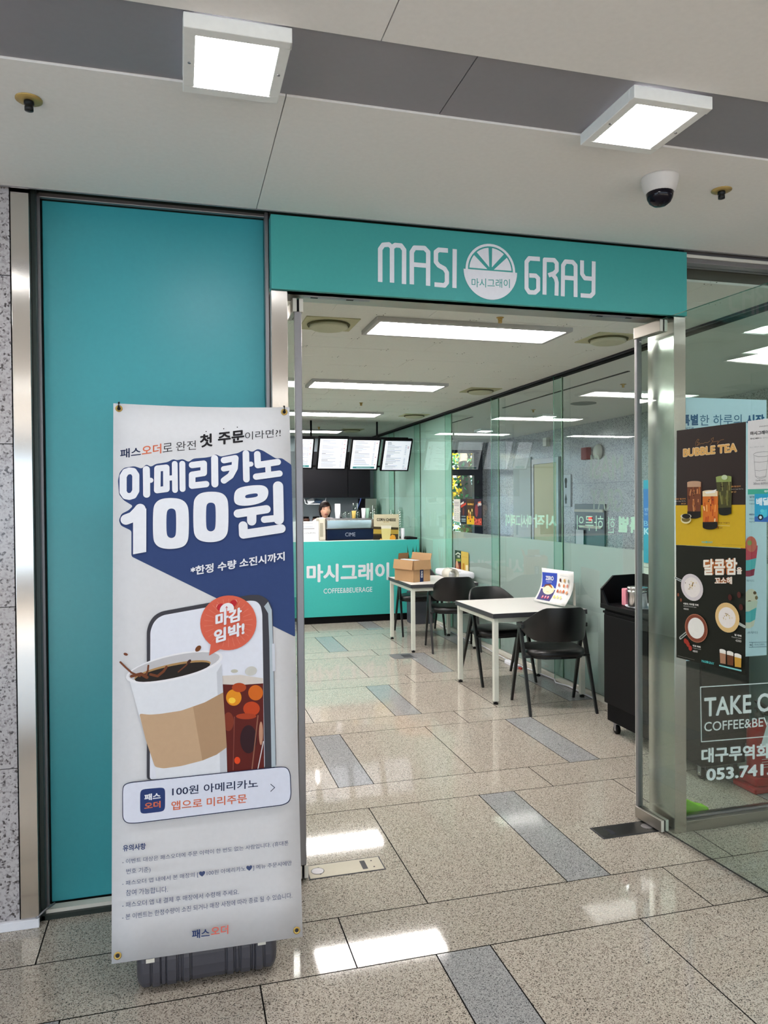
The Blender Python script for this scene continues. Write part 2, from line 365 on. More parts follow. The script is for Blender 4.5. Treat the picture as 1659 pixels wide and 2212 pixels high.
# ---- side wall of butted glass with inward fins, frosted below
wr = thing('wall_right', (3.145, 7.5, 0), None, None, kind='structure')
js = [3.10, 4.43, 5.77, 7.09, 8.46, 9.68, 10.95, 12.2]
for a, b in zip(js[:-1], js[1:]):
    MB().box(3.140, 3.150, a+.003, b-.003, .04, 2.60, 'glass', dict(f='edgel', k='edgel', t='edge', b='edge')).build('glass_pane', wr)
    if a > 8.4: MB().box(3.151, 3.153, a+.003, b-.003, .04, 2.60, 'frost2').build('teal_film', wr)
    else: MB().box(3.151, 3.153, a+.003, b-.003, .04, 1.195, 'frost').build('frosted_film', wr)
for a in js[1:-1]:
    MB().box(3.062, 3.139, a-.005, a+.005, .04, 2.60, 'fin', dict(l='edge')).box(3.1385, 3.152, a-.003, a+.003, .04, 2.60, 'edgel').build('glass_fin', wr)
MB().box(3.12, 3.165, 3.1, 12.2, 2.60, 2.615, 'black').box(3.125, 3.16, 3.1, 12.2, 2.615, 2.622, 'alu').box(3.11, 3.165, 3.1, 12.2, 2.622, 2.80, 'dgrey').build('head_track', wr)
MB().box(3.115, 3.165, 3.1, 12.2, 0, .04, 'offw').build('floor_track', wr, bevel=.002)
# ---- back and left walls of the cafe
MB().box(-1.7, 3.16, 12.2, 12.3, 0, 2.8, pm('#b4c0cc', .45)).build('wall_back', kind='structure')
MB().box(-1.7, -1.6, 3.2, 12.2, 0, 2.8, pm('#9ba39d', .6)).build('wall_inner_left', kind='structure')
MB().box(-1.7, .36, 3.16, 3.2, 0, 2.8, pm('#9ba39d', .6)).build('wall_front', kind='structure')

# ---- corridor beyond: granite wall, doors, end window
wc = MB().box(5.912, 6.1, 2.975, 14, 0, 2.9, 'grout').build('wall_corridor', kind='structure')
y = 3.0; k = 0
while y < 13.9:
    yb = min(y+.9, 13.9)
    for z0, z1 in ((0, .9), (.9, 1.8), (1.8, 2.7)): MB().box(5.9, 5.912, y+.0015, yb-.0015, z0+.0015, z1-.0015, 'lobbyg').build('granite_slab', wc)
    y += .9
we = MB().box(3.16, 3.5, 13.9, 14.05, 0, 2.9, 'lobbyg').box(5.80, 5.9, 13.9, 14.05, 0, 2.9, 'lobbyg').box(3.5, 5.80, 13.9, 14.05, 2.55, 2.9, 'ceil').box(3.5, 5.80, 13.9, 14.05, 0, .15, 'lobbyg').build('wall_end', kind='structure')
w2 = thing('window_2', (4.5, 13.95, .15), None, None, kind='structure')
fm = MB()
for x in (3.5, 4.42, 5.62): fm.box(x, x+.18 if x > 5 else x+.08, 13.86, 13.98, .15, 2.55, 'dgrey')
for z in (.15, .80, 2.05, 2.49): fm.box(3.5, 5.80, 13.87, 13.97, z, z+(.12 if z > 2.0 and z < 2.1 else .06), 'dgrey')
fm.build('window_frame', w2, bevel=.004)
for a, b in ((3.58, 4.42), (4.50, 5.62)):
    for z0, z1 in ((.21, .80), (.86, 2.05), (2.17, 2.49)): MB().box(a, b, 13.915, 13.925, z0, z1, 'glass').build('window_pane', w2)
# cream lift or service door in the corridor wall
d3 = thing('door_3', (5.89, 12.6, 0), None, None, kind='structure')
MB().box(5.86, 5.90, 10.95, 11.75, 0, 2.16, 'cream').build('door_panel', d3, bevel=.004)
MB().box(5.85, 5.902, 10.88, 10.95, 0, 2.25, 'alu').box(5.85, 5.902, 11.75, 11.82, 0, 2.25, 'alu').box(5.85, 5.902, 10.95, 11.75, 2.16, 2.25, 'alu').build('door_frame', d3, bevel=.003)
MB().box(5.87, 5.90, 11.9, 12.6, 0, 2.3, pm('#aab0ad', .4)).build('side_panel', d3)
# ---- lobby walls behind the photographer with daylight windows between piers
wb = MB().box(-7, 7.5, -8, -7.85, 0, .5, 'lobbyg').box(-7, 7.5, -8, -7.85, 2.3, 2.9, 'lobbyg').build('wall_entrance', kind='structure')
for x in (-6.8, -4.4, -2.0, .4, 2.8, 5.2, 7.3): MB().box(x-.15, x+.15, -7.95, -7.75, 0, 2.9, 'lobbyg').build('pier', wb)
MB().box(7.35, 7.5, -8, 3, 0, 2.9, 'lobbyg').build('wall_lobby_right', kind='structure')
MB().box(-7.1, -7, -8, 3, 0, .3, 'lobbyg').box(-7.1, -7, -8, 3, 2.4, 2.9, 'lobbyg').box(-7.1, -7, -8, -5, 0, 2.9, 'lobbyg').box(-7.1, -7, 1.0, 3.2, 0, 2.9, 'lobbyg').build('wall_lobby_left', kind='structure')
MB().box(5.9, 7.5, 2.98, 3.1, 0, 2.9, 'lobbyg').build('wall_lobby_corner', kind='structure')

# ================================================================ LAMPS AND CEILING FITTINGS
def lobby_lamp(x, y, z=2.70, lab=None, group=None):
    t = thing('ceiling_lamp', (x, y, z), lab, 'lamp', group)
    f = MB(); o, i = .127, .098
    for a, b, c, d in ((-o, o, -.145, -.118), (-o, o, .112, .145), (-o, -i, -.118, .112), (i, o, -.118, .112)):
        f.box(x+a, x+b, y+c, y+d, z-.034, z+.002, '#f4f6f4')
    f.build('frame', t, bevel=.002)
    MB().box(x-i, x+i, y-.118, y+.112, z-.026, z-.016, 'lampo').build('diffuser', t)
    for q in (-.112, .112): MB().lathe((x+q, y, z-.036), [(.004, 0), (.004, .003)], 'alu', 8).build('screw', t)
    return t
L1 = lobby_lamp(.149, 1.967, 2.70, 'square white LED lamp in the grey ceiling band, above the teal panel and banner')
def lamp_copy(x, y, lab, group=None):
    t = copy_tree(L1); t.location = (x, y, 2.70); t['label'] = lab
    if group: t['group'] = group
    return t
lamp_copy(1.349, 1.977, 'square white LED lamp in the grey ceiling band, right one beside the dome camera')
for k, (x, y) in enumerate([(-2.25, 1.97), (-1.05, 1.97), (2.55, 1.97), (3.75, 1.97), (4.95, 1.97)]+[(-3.45+1.2*i, -1.75) for i in range(8)]+[(-3.45+2.4*i, -5.0) for i in range(4)]):
    lamp_copy(x, y, 'square white LED ceiling lamp of the lobby, outside the picture', 'lobby lamps out of view')
for k, y in enumerate((5.0, 7.1, 9.2, 11.3, 13.2)):
    lamp_copy(4.77, y, ['nearest', 'second', 'third', 'fourth', 'farthest'][k]+' square LED lamp on the corridor ceiling beyond the glass wall', 'corridor lamps')
def cafe_lamp(x, y, lab):
    t = thing('panel_lamp', (x, y, 2.63), lab, 'lamp', 'long LED panels on the cafe ceiling'); w, d = .63, .195; f = MB()
    for a, b, c, e in ((-w, w, -d, -d+.028), (-w, w, d-.028, d), (-w, -w+.028, -d+.028, d-.028), (w-.028, w, -d+.028, d-.028)):
        f.box(x+a, x+b, y+c, y+e, 2.605, 2.631, 'lampf')
    f.build('frame', t, bevel=.002)
    MB().box(x-w+.028, x+w-.028, y-d+.028, y+d-.028, 2.612, 2.622, 'lampi').build('diffuser', t); return t
P1 = cafe_lamp(1.748, 4.42, 'long bright LED panel on the cafe ceiling, nearest the doorway')
for y, n in ((6.69, 'second'), (8.95, 'third'), (11.2, 'fourth and farthest')):
    o = copy_tree(P1); o.location = (1.76, y, 2.63); o['label'] = 'long bright LED panel on the cafe ceiling, %s from the doorway' % n
for y in (4.42, 6.69, 8.95, 11.2):
    o = copy_tree(P1); o.location = (-.55, y, 2.63); o['label'] = 'long LED panel on the hidden left half of the cafe ceiling'; o['group'] = 'hidden cafe panels'
def diffuser(x, y, z, lab, s=.16):
    t = thing('air_diffuser', (x, y, z), lab, 'vent', 'round ceiling air diffusers')
    MB().box(x-s, x+s, y-s, y+s, z-.006, z+.001, pm('#b9b996', .7)).build('plate', t, bevel=.002)
    MB().lathe((x, y, z-.0065), [(.122, 0), (.13, -.004), (.125, -.012), (.112, -.004)], pm('#5e5c40', .7), 28, caps=False).build('dark_ring', t)
    MB().lathe((x, y, z-.006), [(.112, 0), (.118, -.02), (.10, -.028), (.05, -.022), (.0, -.02)], pm('#c4c6ab', .7), 28, caps=False).build('cone', t); return t
diffuser(.88, 4.47, 2.63, 'round air diffuser in a yellowed square plate, left of the nearest panel lamp')
diffuser(2.765, 4.45, 2.63, 'round air diffuser in a square plate, right of the nearest panel lamp')
diffuser(2.84, 6.83, 2.63, 'round air diffuser right of the second panel lamp')
diffuser(2.85, 9.0, 2.63, 'round air diffuser right of the third panel lamp')
diffuser(2.5, 11.0, 2.63, 'farthest round air diffuser, above the menu screens')
def sprinkler(x, y, z, lab, r=.036):
    t = thing('sprinkler', (x, y, z), lab, 'sprinkler', 'ceiling sprinklers')
    MB().lathe((x, y, z), [(r, .001), (r, -.003), (r*.5, -.006)], 'brass', 20).build('cover_plate', t)
    MB().lathe((x, y, z), [(.013, -.004), (.014, -.014), (.010, -.02), (.012, -.022), (.012, -.032), (.004, -.034)], pm('#2b2d2e', .35, .6) if r > .03 else 'brass', 14).build('head', t)
sprinkler(-.396, 2.323, 2.70, 'brass ceiling sprinkler at the left, above the granite wall'); sprinkler(1.948, 2.371, 2.70, 'brass ceiling sprinkler right of the dome camera')
sprinkler(1.827, 4.09, 2.63, 'small brass sprinkler in front of the nearest panel lamp', .022); sprinkler(1.92, 7.97, 2.63, 'small brass sprinkler behind the second panel lamp', .022)
sprinkler(1.95, 10.7, 2.63, 'small sprinkler over the menu screens', .022)
sprinkler((4.2644,6.5961)[0], (4.2644,6.5961)[1], 2.70, 'small sprinkler on the corridor ceiling near the linear slot', .03)
sprinkler((4.3364,8.7046)[0], (4.3364,8.7046)[1], 2.70, 'small sprinkler on the corridor ceiling, farther one', .03)
t = thing('dome_camera', (1.66, 2.335, 2.70), 'white dome security camera with dark lens bubble on the lobby ceiling', 'security camera')
Rt = Matrix.Rotation(math.radians(14), 3, 'X') @ Matrix.Rotation(math.radians(8), 3, 'Y')
MB().lathe((1.66, 2.335, 2.70), [(.064, 0), (.064, -.006), (.060, -.03), (.052, -.05), (.046, -.056)], pm('#d9d6d3', .45), 32).build('housing', t)
MB().lathe((1.66, 2.335, 2.645), [(.046, .002), (.047, 0), (.044, -.018), (.036, -.033), (.022, -.043), (.0, -.047)], pm('#0d0a14', .08), 28, caps=False).build('bubble', t)
for k, (a, b) in enumerate((((1272.6, 831.6), (1380.5, 802)), ((1040, 903), (1092, 889)))): pass
MB().box(3.86, 3.885, 5.9, 8.6, 2.694, 2.70, 'black').build('slot', tag_parent := thing('linear_diffuser', (3.87, 7.2, 2.70), 'thin dark linear slot in the corridor ceiling beyond the glass', 'vent'))
MB().box(3.86, 3.885, 9.6, 12.4, 2.694, 2.70, 'black').build('slot', tag_parent)
t = thing('round_vent', ((4.6344,7.9982)[0], (4.6344,7.9982)[1], 2.70), 'round grey vent on the corridor ceiling beyond the glass', 'vent')
MB().lathe(tuple(ORG[t.name]), [(.15, .001), (.15, -.006), (.12, -.012), (.09, -.008), (.05, -.012), (0, -.008)], pm('#7f8783', .6), 24).build('louvre', t)

# ================================================================ SHOP SIGN
sg = thing('shop_sign', (1.31, 2.99, 2.40), 'wide teal shop sign board with white lettering and fruit bowl emblem over the doorway', 'sign')
MB().box(.360, 2.264, 2.985, 3.05, 2.400, 2.692, 'teal2').build('board', sg, bevel=.001)
A = Art((0,2.985,0),(1,0,0),(0,0,1)); w = .0185*1.03; c = 'white'
for p in ([(0.8034,2.4559),(0.8045,2.5893),(0.8173,2.6077),(0.8415,2.6115),(0.8548,2.6009),(0.8536,2.4565)], [(0.8548,2.6009),(0.8688,2.6108),(0.8932,2.611),(0.9066,2.5946),(0.9049,2.4541)],
          [(0.9387,2.4552),(0.9397,2.5884),(0.9516,2.6069),(0.995,2.6087),(1.0111,2.594),(1.0094,2.4541)], [(0.9393,2.5374),(1.01,2.5368)],
          [(1.0985,2.6069),(1.0575,2.6066),(1.0449,2.5967),(1.0446,2.5553),(1.057,2.5414),(1.0822,2.5303),(1.0928,2.5144),(1.0925,2.4728),(1.0817,2.4602),(1.0376,2.4613)], [(1.1284,2.6152),(1.126,2.4524)],
          [(1.5211,2.6036),(1.4704,2.6028),(1.4576,2.5865),(1.4569,2.4733),(1.4696,2.4569),(1.4966,2.4575),(1.5122,2.4708),(1.5125,2.52),(1.5004,2.5302),(1.47,2.5293)],
          [(1.542,2.4512),(1.5442,2.6023),(1.5893,2.6039),(1.6016,2.5912),(1.6014,2.5603),(1.589,2.547),(1.5616,2.5358)], [(1.5821,2.5403),(1.5958,2.5258),(1.6012,2.5076),(1.5995,2.4505)],
          [(1.6298,2.4494),(1.6319,2.5842),(1.6444,2.6019),(1.6791,2.6021),(1.693,2.5888),(1.6923,2.4502)], [(1.6316,2.5314),(1.6927,2.5314)],
          [(1.7246,2.613),(1.7243,2.5536),(1.7382,2.5358),(1.7805,2.5356)], [(1.7823,2.613),(1.7802,2.4728),(1.766,2.4593),(1.7168,2.4593)]):
    q = list(p); e = Vector(q[1])-Vector(q[0]); e.normalize(); q[0] = tuple(Vector(q[0])-e*0); A.stroke(q, w, c, False)
    for z_ in q[1:-1]: pass
c0 = Vector((1.2897,2.5358)); rx = abs((1.4131,2.5344)[0]-(1.1681,2.5365)[0])/2; 
def arc(r, a0, a1, n=24, k=1.0): return [(c0.x+r*math.cos(math.radians(a0+(a1-a0)*i/n)), c0.y+k*r*math.sin(math.radians(a0+(a1-a0)*i/n))) for i in range(n+1)]
R_ = .118
A.poly(arc(R_*.965, 0, 180)+[], c); A.poly(arc(R_*.875, 0, 180), 'teal2')
for a in (2, 48.5, 93.5, 139):
    a1 = a+39; m_ = c0+Vector((math.cos(math.radians((a+a1)/2)), math.sin(math.radians((a+a1)/2))))*.016
    A.poly([tuple(m_)]+arc(R_*.82, a+2, a1-2, 8), c)
A.h -= .0003; A.poly(arc(R_*1.04, 180, 360), c)
A.text('마시그래이', [(1.2029,2.4606),(1.3781,2.4686),(1.2031,2.4984)], 'teal2', .006)
A.build('lettering', sg)
# ================================================================ GLASS DOORS
def patch(mb, x, y0, y1, z0, z1, th=.022, m='steelx', me='offw'):
    mb.box(x-th, x-.004, y0, y1, z0, z1, m, dict(f=me)); mb.box(x+.004, x+th, y0, y1, z0, z1, m, dict(f=me)); mb.box(x-.004, x+.004, y0+.004, y1, z0+.004, z1-.004, 'black')
# right leaf stands open towards the viewer
d2 = thing('door_2', (2.16, 3.11, 0), None, None, kind='structure')
MB().box(2.155, 2.166, 2.24, 3.2, .012, 2.392, 'leafg', dict(f='edge', k='edge', t='edge', b='black')).build('glass_pane', d2)
MB().box(2.146, 2.175, 3.195, 3.212, .062, 2.335, 'alu').box(2.150, 2.171, 3.212, 3.22, .062, 2.335, 'offw').build('edge_profile', d2, bevel=.002)
p = MB(); patch(p, 2.1605, 3.02, 3.21, .008, .062); p.build('patch_fitting', d2, bevel=.003)
p = MB(); patch(p, 2.1605, 3.02, 3.21, 2.332, 2.388); p.build('patch_fitting', d2, bevel=.003)
p = MB().tube([(2.12, 2.33, .85), (2.12, 2.33, 1.42)], .014, 'steel', 14)
for z in (.95, 1.32): p.tube([(2.12, 2.33, z), (2.155, 2.33, z)], .008, 'steel', 8)
p.build('pull_handle', d2)
for o in list(d2.children):
    pass
d2.rotation_euler = (0, 0, math.radians(4.1))
# left leaf stands open into the cafe
d1 = thing('door_1', (.475, 3.11, 0), None, None, kind='structure')
MB().box(.469, .481, 3.075, 3.98, .012, 2.392, 'leafg', dict(f='edge', k='edge', t='edge', b='black')).build('glass_pane', d1)
MB().box(.460, .490, 3.058, 3.075, .062, 2.335, 'alu').build('edge_profile', d1, bevel=.003)
p = MB(); patch(p, .475, 3.055, 3.215, .008, .062); p.build('patch_fitting', d1, bevel=.003)
p = MB(); patch(p, .475, 3.055, 3.215, 2.332, 2.388); p.build('patch_fitting', d1, bevel=.003)
p = MB().box(.466, .468, 3.30, 3.62, .85, 1.42, pm('#8d9399', .5)); p.build('notice_plate', d1)
nA = Art((.4655, 0, 0), (0, -1, 0), (0, 0, 1))
nA.text('OPEN', [(-3.34, 1.28), (-3.58, 1.28), (-3.34, 1.37)], '#33383d', 0.02); nA.text('10:00', [(-3.34, 1.10), (-3.58, 1.10), (-3.34, 1.20)], '#33383d', 0.02); nA.text('20:00', [(-3.34, 0.92), (-3.58, .92), (-3.34, 1.02)], '#33383d', .02)
nA.build('lettering', d1)
# floor springs
def spring(x0, x1, y0, y1, lab, dark, flip):
    t = None
    fh = MB().box(x0, x1, y0, y1, .0002, .0028, pm('#a8a191', .4, .2) if not dark else pm('#4b4b4a', .3, .8)).build('floor_hinge', dp, bevel=.001, label=lab)
    t = fh; f = MB()
    for a, b, c_, d in ((x0-.005, x1+.005, y0-.005, y0), (x0-.005, x1+.005, y1, y1+.005), (x0-.005, x0, y0, y1), (x1, x1+.005, y0, y1)): f.box(a, b, c_, d, .0002, .0022, 'dgrey')
    f.build('frame', t)
    s = MB()
    for a in (.15, .88):
        for b in (.25, .75): s.lathe((x0+(x1-x0)*a, y0+(y1-y0)*b, .0026), [(.004, 0), (.004, .0008)], 'dgrey', 10)
    cx = x0+(x1-x0)*(.72 if not flip else .2); s.box(cx, cx+.022, y0+.018, y1-.018, .0028, .0033, 'dgrey'); s.lathe(((x0+.04 if not flip else x1-.02), (y0+y1)/2, .0028), [(.028, 0), (.028, .001), (.024, .001)], 'alu', 20)
    s.build('screws_and_mark', t)
spring(.505, .822, 3.058, 3.168, 'bright steel floor hinge plate under the left glass door', False, False)
spring(1.865, 2.15, 3.052, 3.162, 'dark steel floor hinge plate under the right glass door', True, True)

# ================================================================ ROLL-UP STYLE BANNER ON A WEIGHTED STAND
import itertools
BO = Vector((-.221, 2.479, .117)); BU = Vector((.6, -.016, -.0005)).normalized(); BV = Vector((.007, .244, 1.783)).normalized()
BV = (BV-BU*BV.dot(BU)).normalized(); BN = BU.cross(BV)
bt = thing('banner', tuple(BO+BU*.3), 'tall white and navy fabric banner advertising a 100 won americano', 'banner')
m_ = MB(); nx, nz = 6, 14; vs = []; fs = []
for j in range(nz+1):
    for i in range(nx+1):
        u, v = .6*i/nx, 1.8*j/nz; sag = .006*math.sin(math.pi*i/nx)*max(0, (v-1.72)/.08); vs.append(BO+BU*u+BV*(v-sag))
for j in range(nz):
    for i in range(nx): a = j*(nx+1)+i; fs.append((a, a+1, a+nx+2, a+nx+1))
m_.add(vs, fs, 'banner', True); sh = m_.build('fabric', bt); sh.modifiers.new('s', 'SOLIDIFY').thickness = .0008; sh.modifiers['s'].offset = -1
ey = MB()
for u, v in ((.018, 1.782), (.581, 1.782), (.018, .022), (.581, .022)):
    c_ = BO+BU*u+BV*v; Rm = Matrix((BU, BV, BN)).transposed()
    ey = MB().lathe(c_+BN*.0008, [(.0062, 0), (.0095, .0008), (.0118, .0003), (.0118, -.0005)], 'gold', 20, R=Rm, caps=False)
    ey.lathe(c_+BN*.0009, [(.0062, -.0003), (.0, -.0003)], 'dgrey', 16, R=Rm, caps=False); ey.build('eyelet', bt)
for u in (.018, .581):
    c_ = BO+BU*u+BV*1.782
    MB().tube([c_+BN*.003-BV*.004, c_+BN*.008+BV*.006, c_+BN*.006+BV*.018, c_-BN*.004+BV*.022], .0032, 'cord', 8).build('cord_loop', bt)
st = thing('banner_stand', (.075, 2.60, 0), 'dark grey ribbed plastic water base and pole holding up the banner', 'stand')
bs = MB(); vs = []; fs = []; NS = 132; X0, X1 = -.148, .298
secs = []
for k in range(NS+1):
    t_ = k/NS; e = min(t_, 1-t_); sc = 1-.30*max(0, 1-e/.055)**2
    if k in (0, NS): sc *= .9
    r = 0
    for c1 in (.135, .20, .265, .33, .67, .735, .80, .865):
        pass
    ridge = any(abs(t_-c1) < w_ for c1, w_ in ((.135, .026), (.245, .034), (.345, .024), (.655, .024), (.765, .034), (.865, .026))); groove = any(abs(abs(t_-c1)-w_) < .006 for c1, w_ in ((.135, .032), (.245, .040), (.345, .030), (.655, .030), (.765, .040), (.865, .032))); sc *= 1.035 if ridge else (.965 if groove else 1.0)
    secs.append((X0+(X1-X0)*t_, sc))
n = 20
for x, sc in secs:
    for k in range(n):
        a = 2*math.pi*k/n; cy, sy = math.cos(a), math.sin(a)
        ry = .104*math.copysign(abs(cy)**.55, cy)*sc; rz = .068*math.copysign(abs(sy)**.6, sy)*sc
        vs.append((x, 2.578+ry, .070+rz+(.0 if rz > 0 else .002)))
for j in range(NS):
    for k in range(n): fs.append((j*n+k, j*n+(k+1)%n, (j+1)*n+(k+1)%n, (j+1)*n+k))
bs.add(vs, fs, 'base', False); bs.add(vs[:n], [tuple(range(n-1, -1, -1))], 'base'); bs.add(vs[-n:], [tuple(range(n))], 'base')
bs.build('water_base', st, fixn=True)
for x_ in (-.118, .232): MB().box(x_, x_+.026, 2.4700, 2.4735, .106, .117, 'offw').build('clip', st)
MB().tube([(.079, 2.62, .12), (.083, 2.755, 1.88)], .011, 'alu', 10).build('pole', st)
MB().tube([(-.20, 2.737, 1.888), (.083, 2.757, 1.87), (.37, 2.725, 1.888)], .005, 'cord', 8).build('top_arm', st)

# banner artwork
A = Art(tuple(BO), tuple(BU), tuple(BV)); nv = '#2b3f6e'; nvd = '#1b2547'; og = '#cc6a4c'; wh = '#dfe2ea'
A.poly([(0.0155,1.5331),(0.0212,1.5612),(0.0344,1.5766),(0.0686,1.5825),(0.0923,1.5738),(0.1069,1.5893),(0.1222,1.5802),(0.1377,1.5904),(0.1765,1.597),(0.1961,1.6082),(0.2078,1.6034),(0.2274,1.6086),(0.247,1.5977),(0.2629,1.6102),(0.3027,1.6136),(0.3227,1.6171),(0.3388,1.6264),(0.3548,1.6175),(0.4157,1.6308),(0.4322,1.6402),(0.4486,1.6417),(0.4649,1.6348),(0.4837,1.6464),(0.5021,1.6404),(0.5472,1.6122),(0.5681,1.6137),(0.6019,1.5899),(0.6006,1.1375),(0.6002,0.9828),(0.0587,1.2754),(0.0588,1.362),(0.025,1.3801),(0.0186,1.398),(0.0269,1.4197),(0.0495,1.4314),(0.0638,1.4461),(0.0344,1.4653),(0.0193,1.4852)], nv, .007)
A.text('패스', [(0.0223,1.6086),(0.0897,1.6175),(0.0223,1.6409)], nvd, 0.02)
A.text('오더', [(0.0924,1.6184),(0.1565,1.6274),(0.0925,1.6529)], og, 0.02)
A.text('로', [(0.1611,1.6307),(0.1931,1.6352),(0.1613,1.661)], '#2c2b30')
A.text('완전', [(0.2049,1.6362),(0.272,1.6421),(0.2051,1.6683)], '#2c2b30')
A.text('첫', [(0.2851,1.6477),(0.328,1.6537),(0.2857,1.6946)], '#17151a', 0.035)
A.text('주문', [(0.3465,1.6582),(0.4377,1.6697),(0.3471,1.7029)], '#17151a', 0.035)
A.text('이라면?!', [(0.4402,1.6765),(0.5658,1.6915),(0.4408,1.706)], '#2c2b30')
for q in [(0.307,1.7063),(0.3672,1.7167),(0.4141,1.7232)]: A.ell(q, .002, .002, '#17151a', 0, 10)
ZS = .6/ (410/1.0) / 3.95 * 1.03
def sk(p, w, cap=True): A.stroke(p, w*ZS, wh, cap)
# outlined rounded letters
sk([(0.0526,1.5662),(0.0648,1.5647),(0.0731,1.5515),(0.073,1.4972),(0.0646,1.482),(0.0525,1.478),(0.0404,1.4804),(0.0321,1.4932),(0.0321,1.5472),(0.0405,1.5621),(0.0526,1.5662)], 60)
sk([(0.1072,1.5715),(0.1078,1.5335),(0.1081,1.4852)], 60); sk([(0.1078,1.5327),(0.1213,1.5336)], 46)
sk([(0.1426,1.4993),(0.1438,1.5742),(0.1725,1.5777),(0.1728,1.5034),(0.1426,1.4993)], 56); sk([(0.173,1.5399),(0.1917,1.542)], 46)
sk([(0.2006,1.5911),(0.2011,1.4994)], 50); sk([(0.2257,1.5913),(0.2261,1.5031)], 52)
sk([(0.2587,1.5867),(0.2976,1.592),(0.2972,1.559),(0.2584,1.5526),(0.258,1.5146),(0.3047,1.52)], 58); sk([(0.3346,1.611),(0.3346,1.5201)], 62)
sk([(0.3667,1.6043),(0.4057,1.6119),(0.4026,1.5764),(0.388,1.5493),(0.3656,1.5326)], 58); sk([(0.3654,1.5736),(0.3986,1.5797)], 50)
sk([(0.4422,1.629),(0.4426,1.5371)], 60); sk([(0.4435,1.5884),(0.4591,1.5911)], 46)
sk([(0.482,1.6266),(0.4829,1.5875),(0.5531,1.5988)], 60); sk([(0.5184,1.5879),(0.5193,1.5522)], 52); sk([(0.4763,1.546),(0.5584,1.5574)], 58)
sk([(0.0419,1.3997),(0.0645,1.4087),(0.0816,1.4273),(0.0873,1.4352)], 92); sk([(0.0862,1.4332),(0.0859,1.3016)], 106, False)
A.poly([(0.0645,1.4135),(0.1071,1.4371),(0.1066,1.2894),(0.0644,1.2823)], wh)
def zero(o, i):
    A.poly(o, wh, 1); A.poly(i, nv, 1)
zero([(0.1285,1.429),(0.134,1.4531),(0.1525,1.4691),(0.1881,1.4731),(0.2223,1.4682),(0.2409,1.4507),(0.2465,1.4244),(0.2457,1.3437),(0.2404,1.3177),(0.2247,1.302),(0.1868,1.2966),(0.1516,1.3012),(0.1333,1.3174),(0.1281,1.3413)], [(0.1722,1.4188),(0.1774,1.4328),(0.189,1.4368),(0.2006,1.4327),(0.2044,1.4185),(0.2039,1.3523),(0.1999,1.3383),(0.1883,1.3337),(0.1767,1.3386),(0.1718,1.3527)])
zero([(0.2613,1.4527),(0.2674,1.473),(0.2853,1.4893),(0.3211,1.4942),(0.357,1.4902),(0.3747,1.4729),(0.3796,1.4482),(0.3783,1.3664),(0.3727,1.34),(0.3545,1.3228),(0.3188,1.3165),(0.2834,1.3223),(0.266,1.3374),(0.2604,1.3637)], [(0.3037,1.4403),(0.3086,1.4525),(0.3198,1.4558),(0.3317,1.4525),(0.3363,1.4402),(0.3354,1.373),(0.3304,1.3588),(0.3185,1.3541),(0.3075,1.3591),(0.3029,1.3721)])
zero([(0.398,1.4687),(0.4012,1.4935),(0.4177,1.508),(0.4585,1.5151),(0.4995,1.5165),(0.5166,1.504),(0.5186,1.4852),(0.5107,1.4644),(0.49,1.452),(0.453,1.443),(0.4165,1.4431),(0.4006,1.4522)], [(0.4366,1.4761),(0.4407,1.4819),(0.4723,1.4873),(0.4804,1.4852),(0.4815,1.479),(0.4761,1.4736),(0.4454,1.4695),(0.4381,1.4707)])
sk([(0.4112,1.416),(0.51,1.4303)], 76); sk([(0.4586,1.417),(0.4581,1.3894)], 84); sk([(0.5018,1.3939),(0.5422,1.3977)], 62)
sk([(0.5523,1.5112),(0.552,1.3935)], 94); sk([(0.4282,1.3732),(0.4289,1.3433),(0.5599,1.3611)], 80)
A.text('*한정 수량 소진시까지', [(0.2502,1.2047),(0.5696,1.2488),(0.2505,1.2357)], wh, 0.03)
# telephone, coffee and speech bubble
A.poly([(0.1071,0.5486),(0.108,1.0289),(0.1164,1.0556),(0.1315,1.0763),(0.1542,1.089),(0.3161,1.1126),(0.4471,1.1334),(0.4833,1.1319),(0.5092,1.1141),(0.5235,1.0793),(0.5242,0.971),(0.5246,0.552)], '#3a3a42', .012)
A.poly([(0.4946,1.0924),(0.5091,1.108),(0.5206,1.0794),(0.5226,0.9711),(0.5227,0.5541),(0.5088,0.5534),(0.5101,0.9717),(0.5082,1.0678)], '#a9b6c0')
A.poly([(0.1163,0.5489),(0.1192,1.0246),(0.1276,1.0493),(0.1409,1.0662),(0.1599,1.0763),(0.3159,1.0988),(0.4468,1.1142),(0.4688,1.1114),(0.4826,1.0969),(0.488,1.0686),(0.4862,0.5515)], '#d9dde9', .010)
A.poly([(0.5192,0.9633),(0.5281,0.9649),(0.5288,0.8715),(0.5188,0.8712)], '#c7ccd6')
A.poly([(0.3501,0.8659),(0.4104,0.8655),(0.4862,0.8494),(0.483,0.5498),(0.3624,0.5499)], '#cdc6c0')
A.poly([(0.3505,0.8379),(0.4098,0.832),(0.4867,0.8325),(0.4843,0.5509),(0.3616,0.5507)], '#571812')
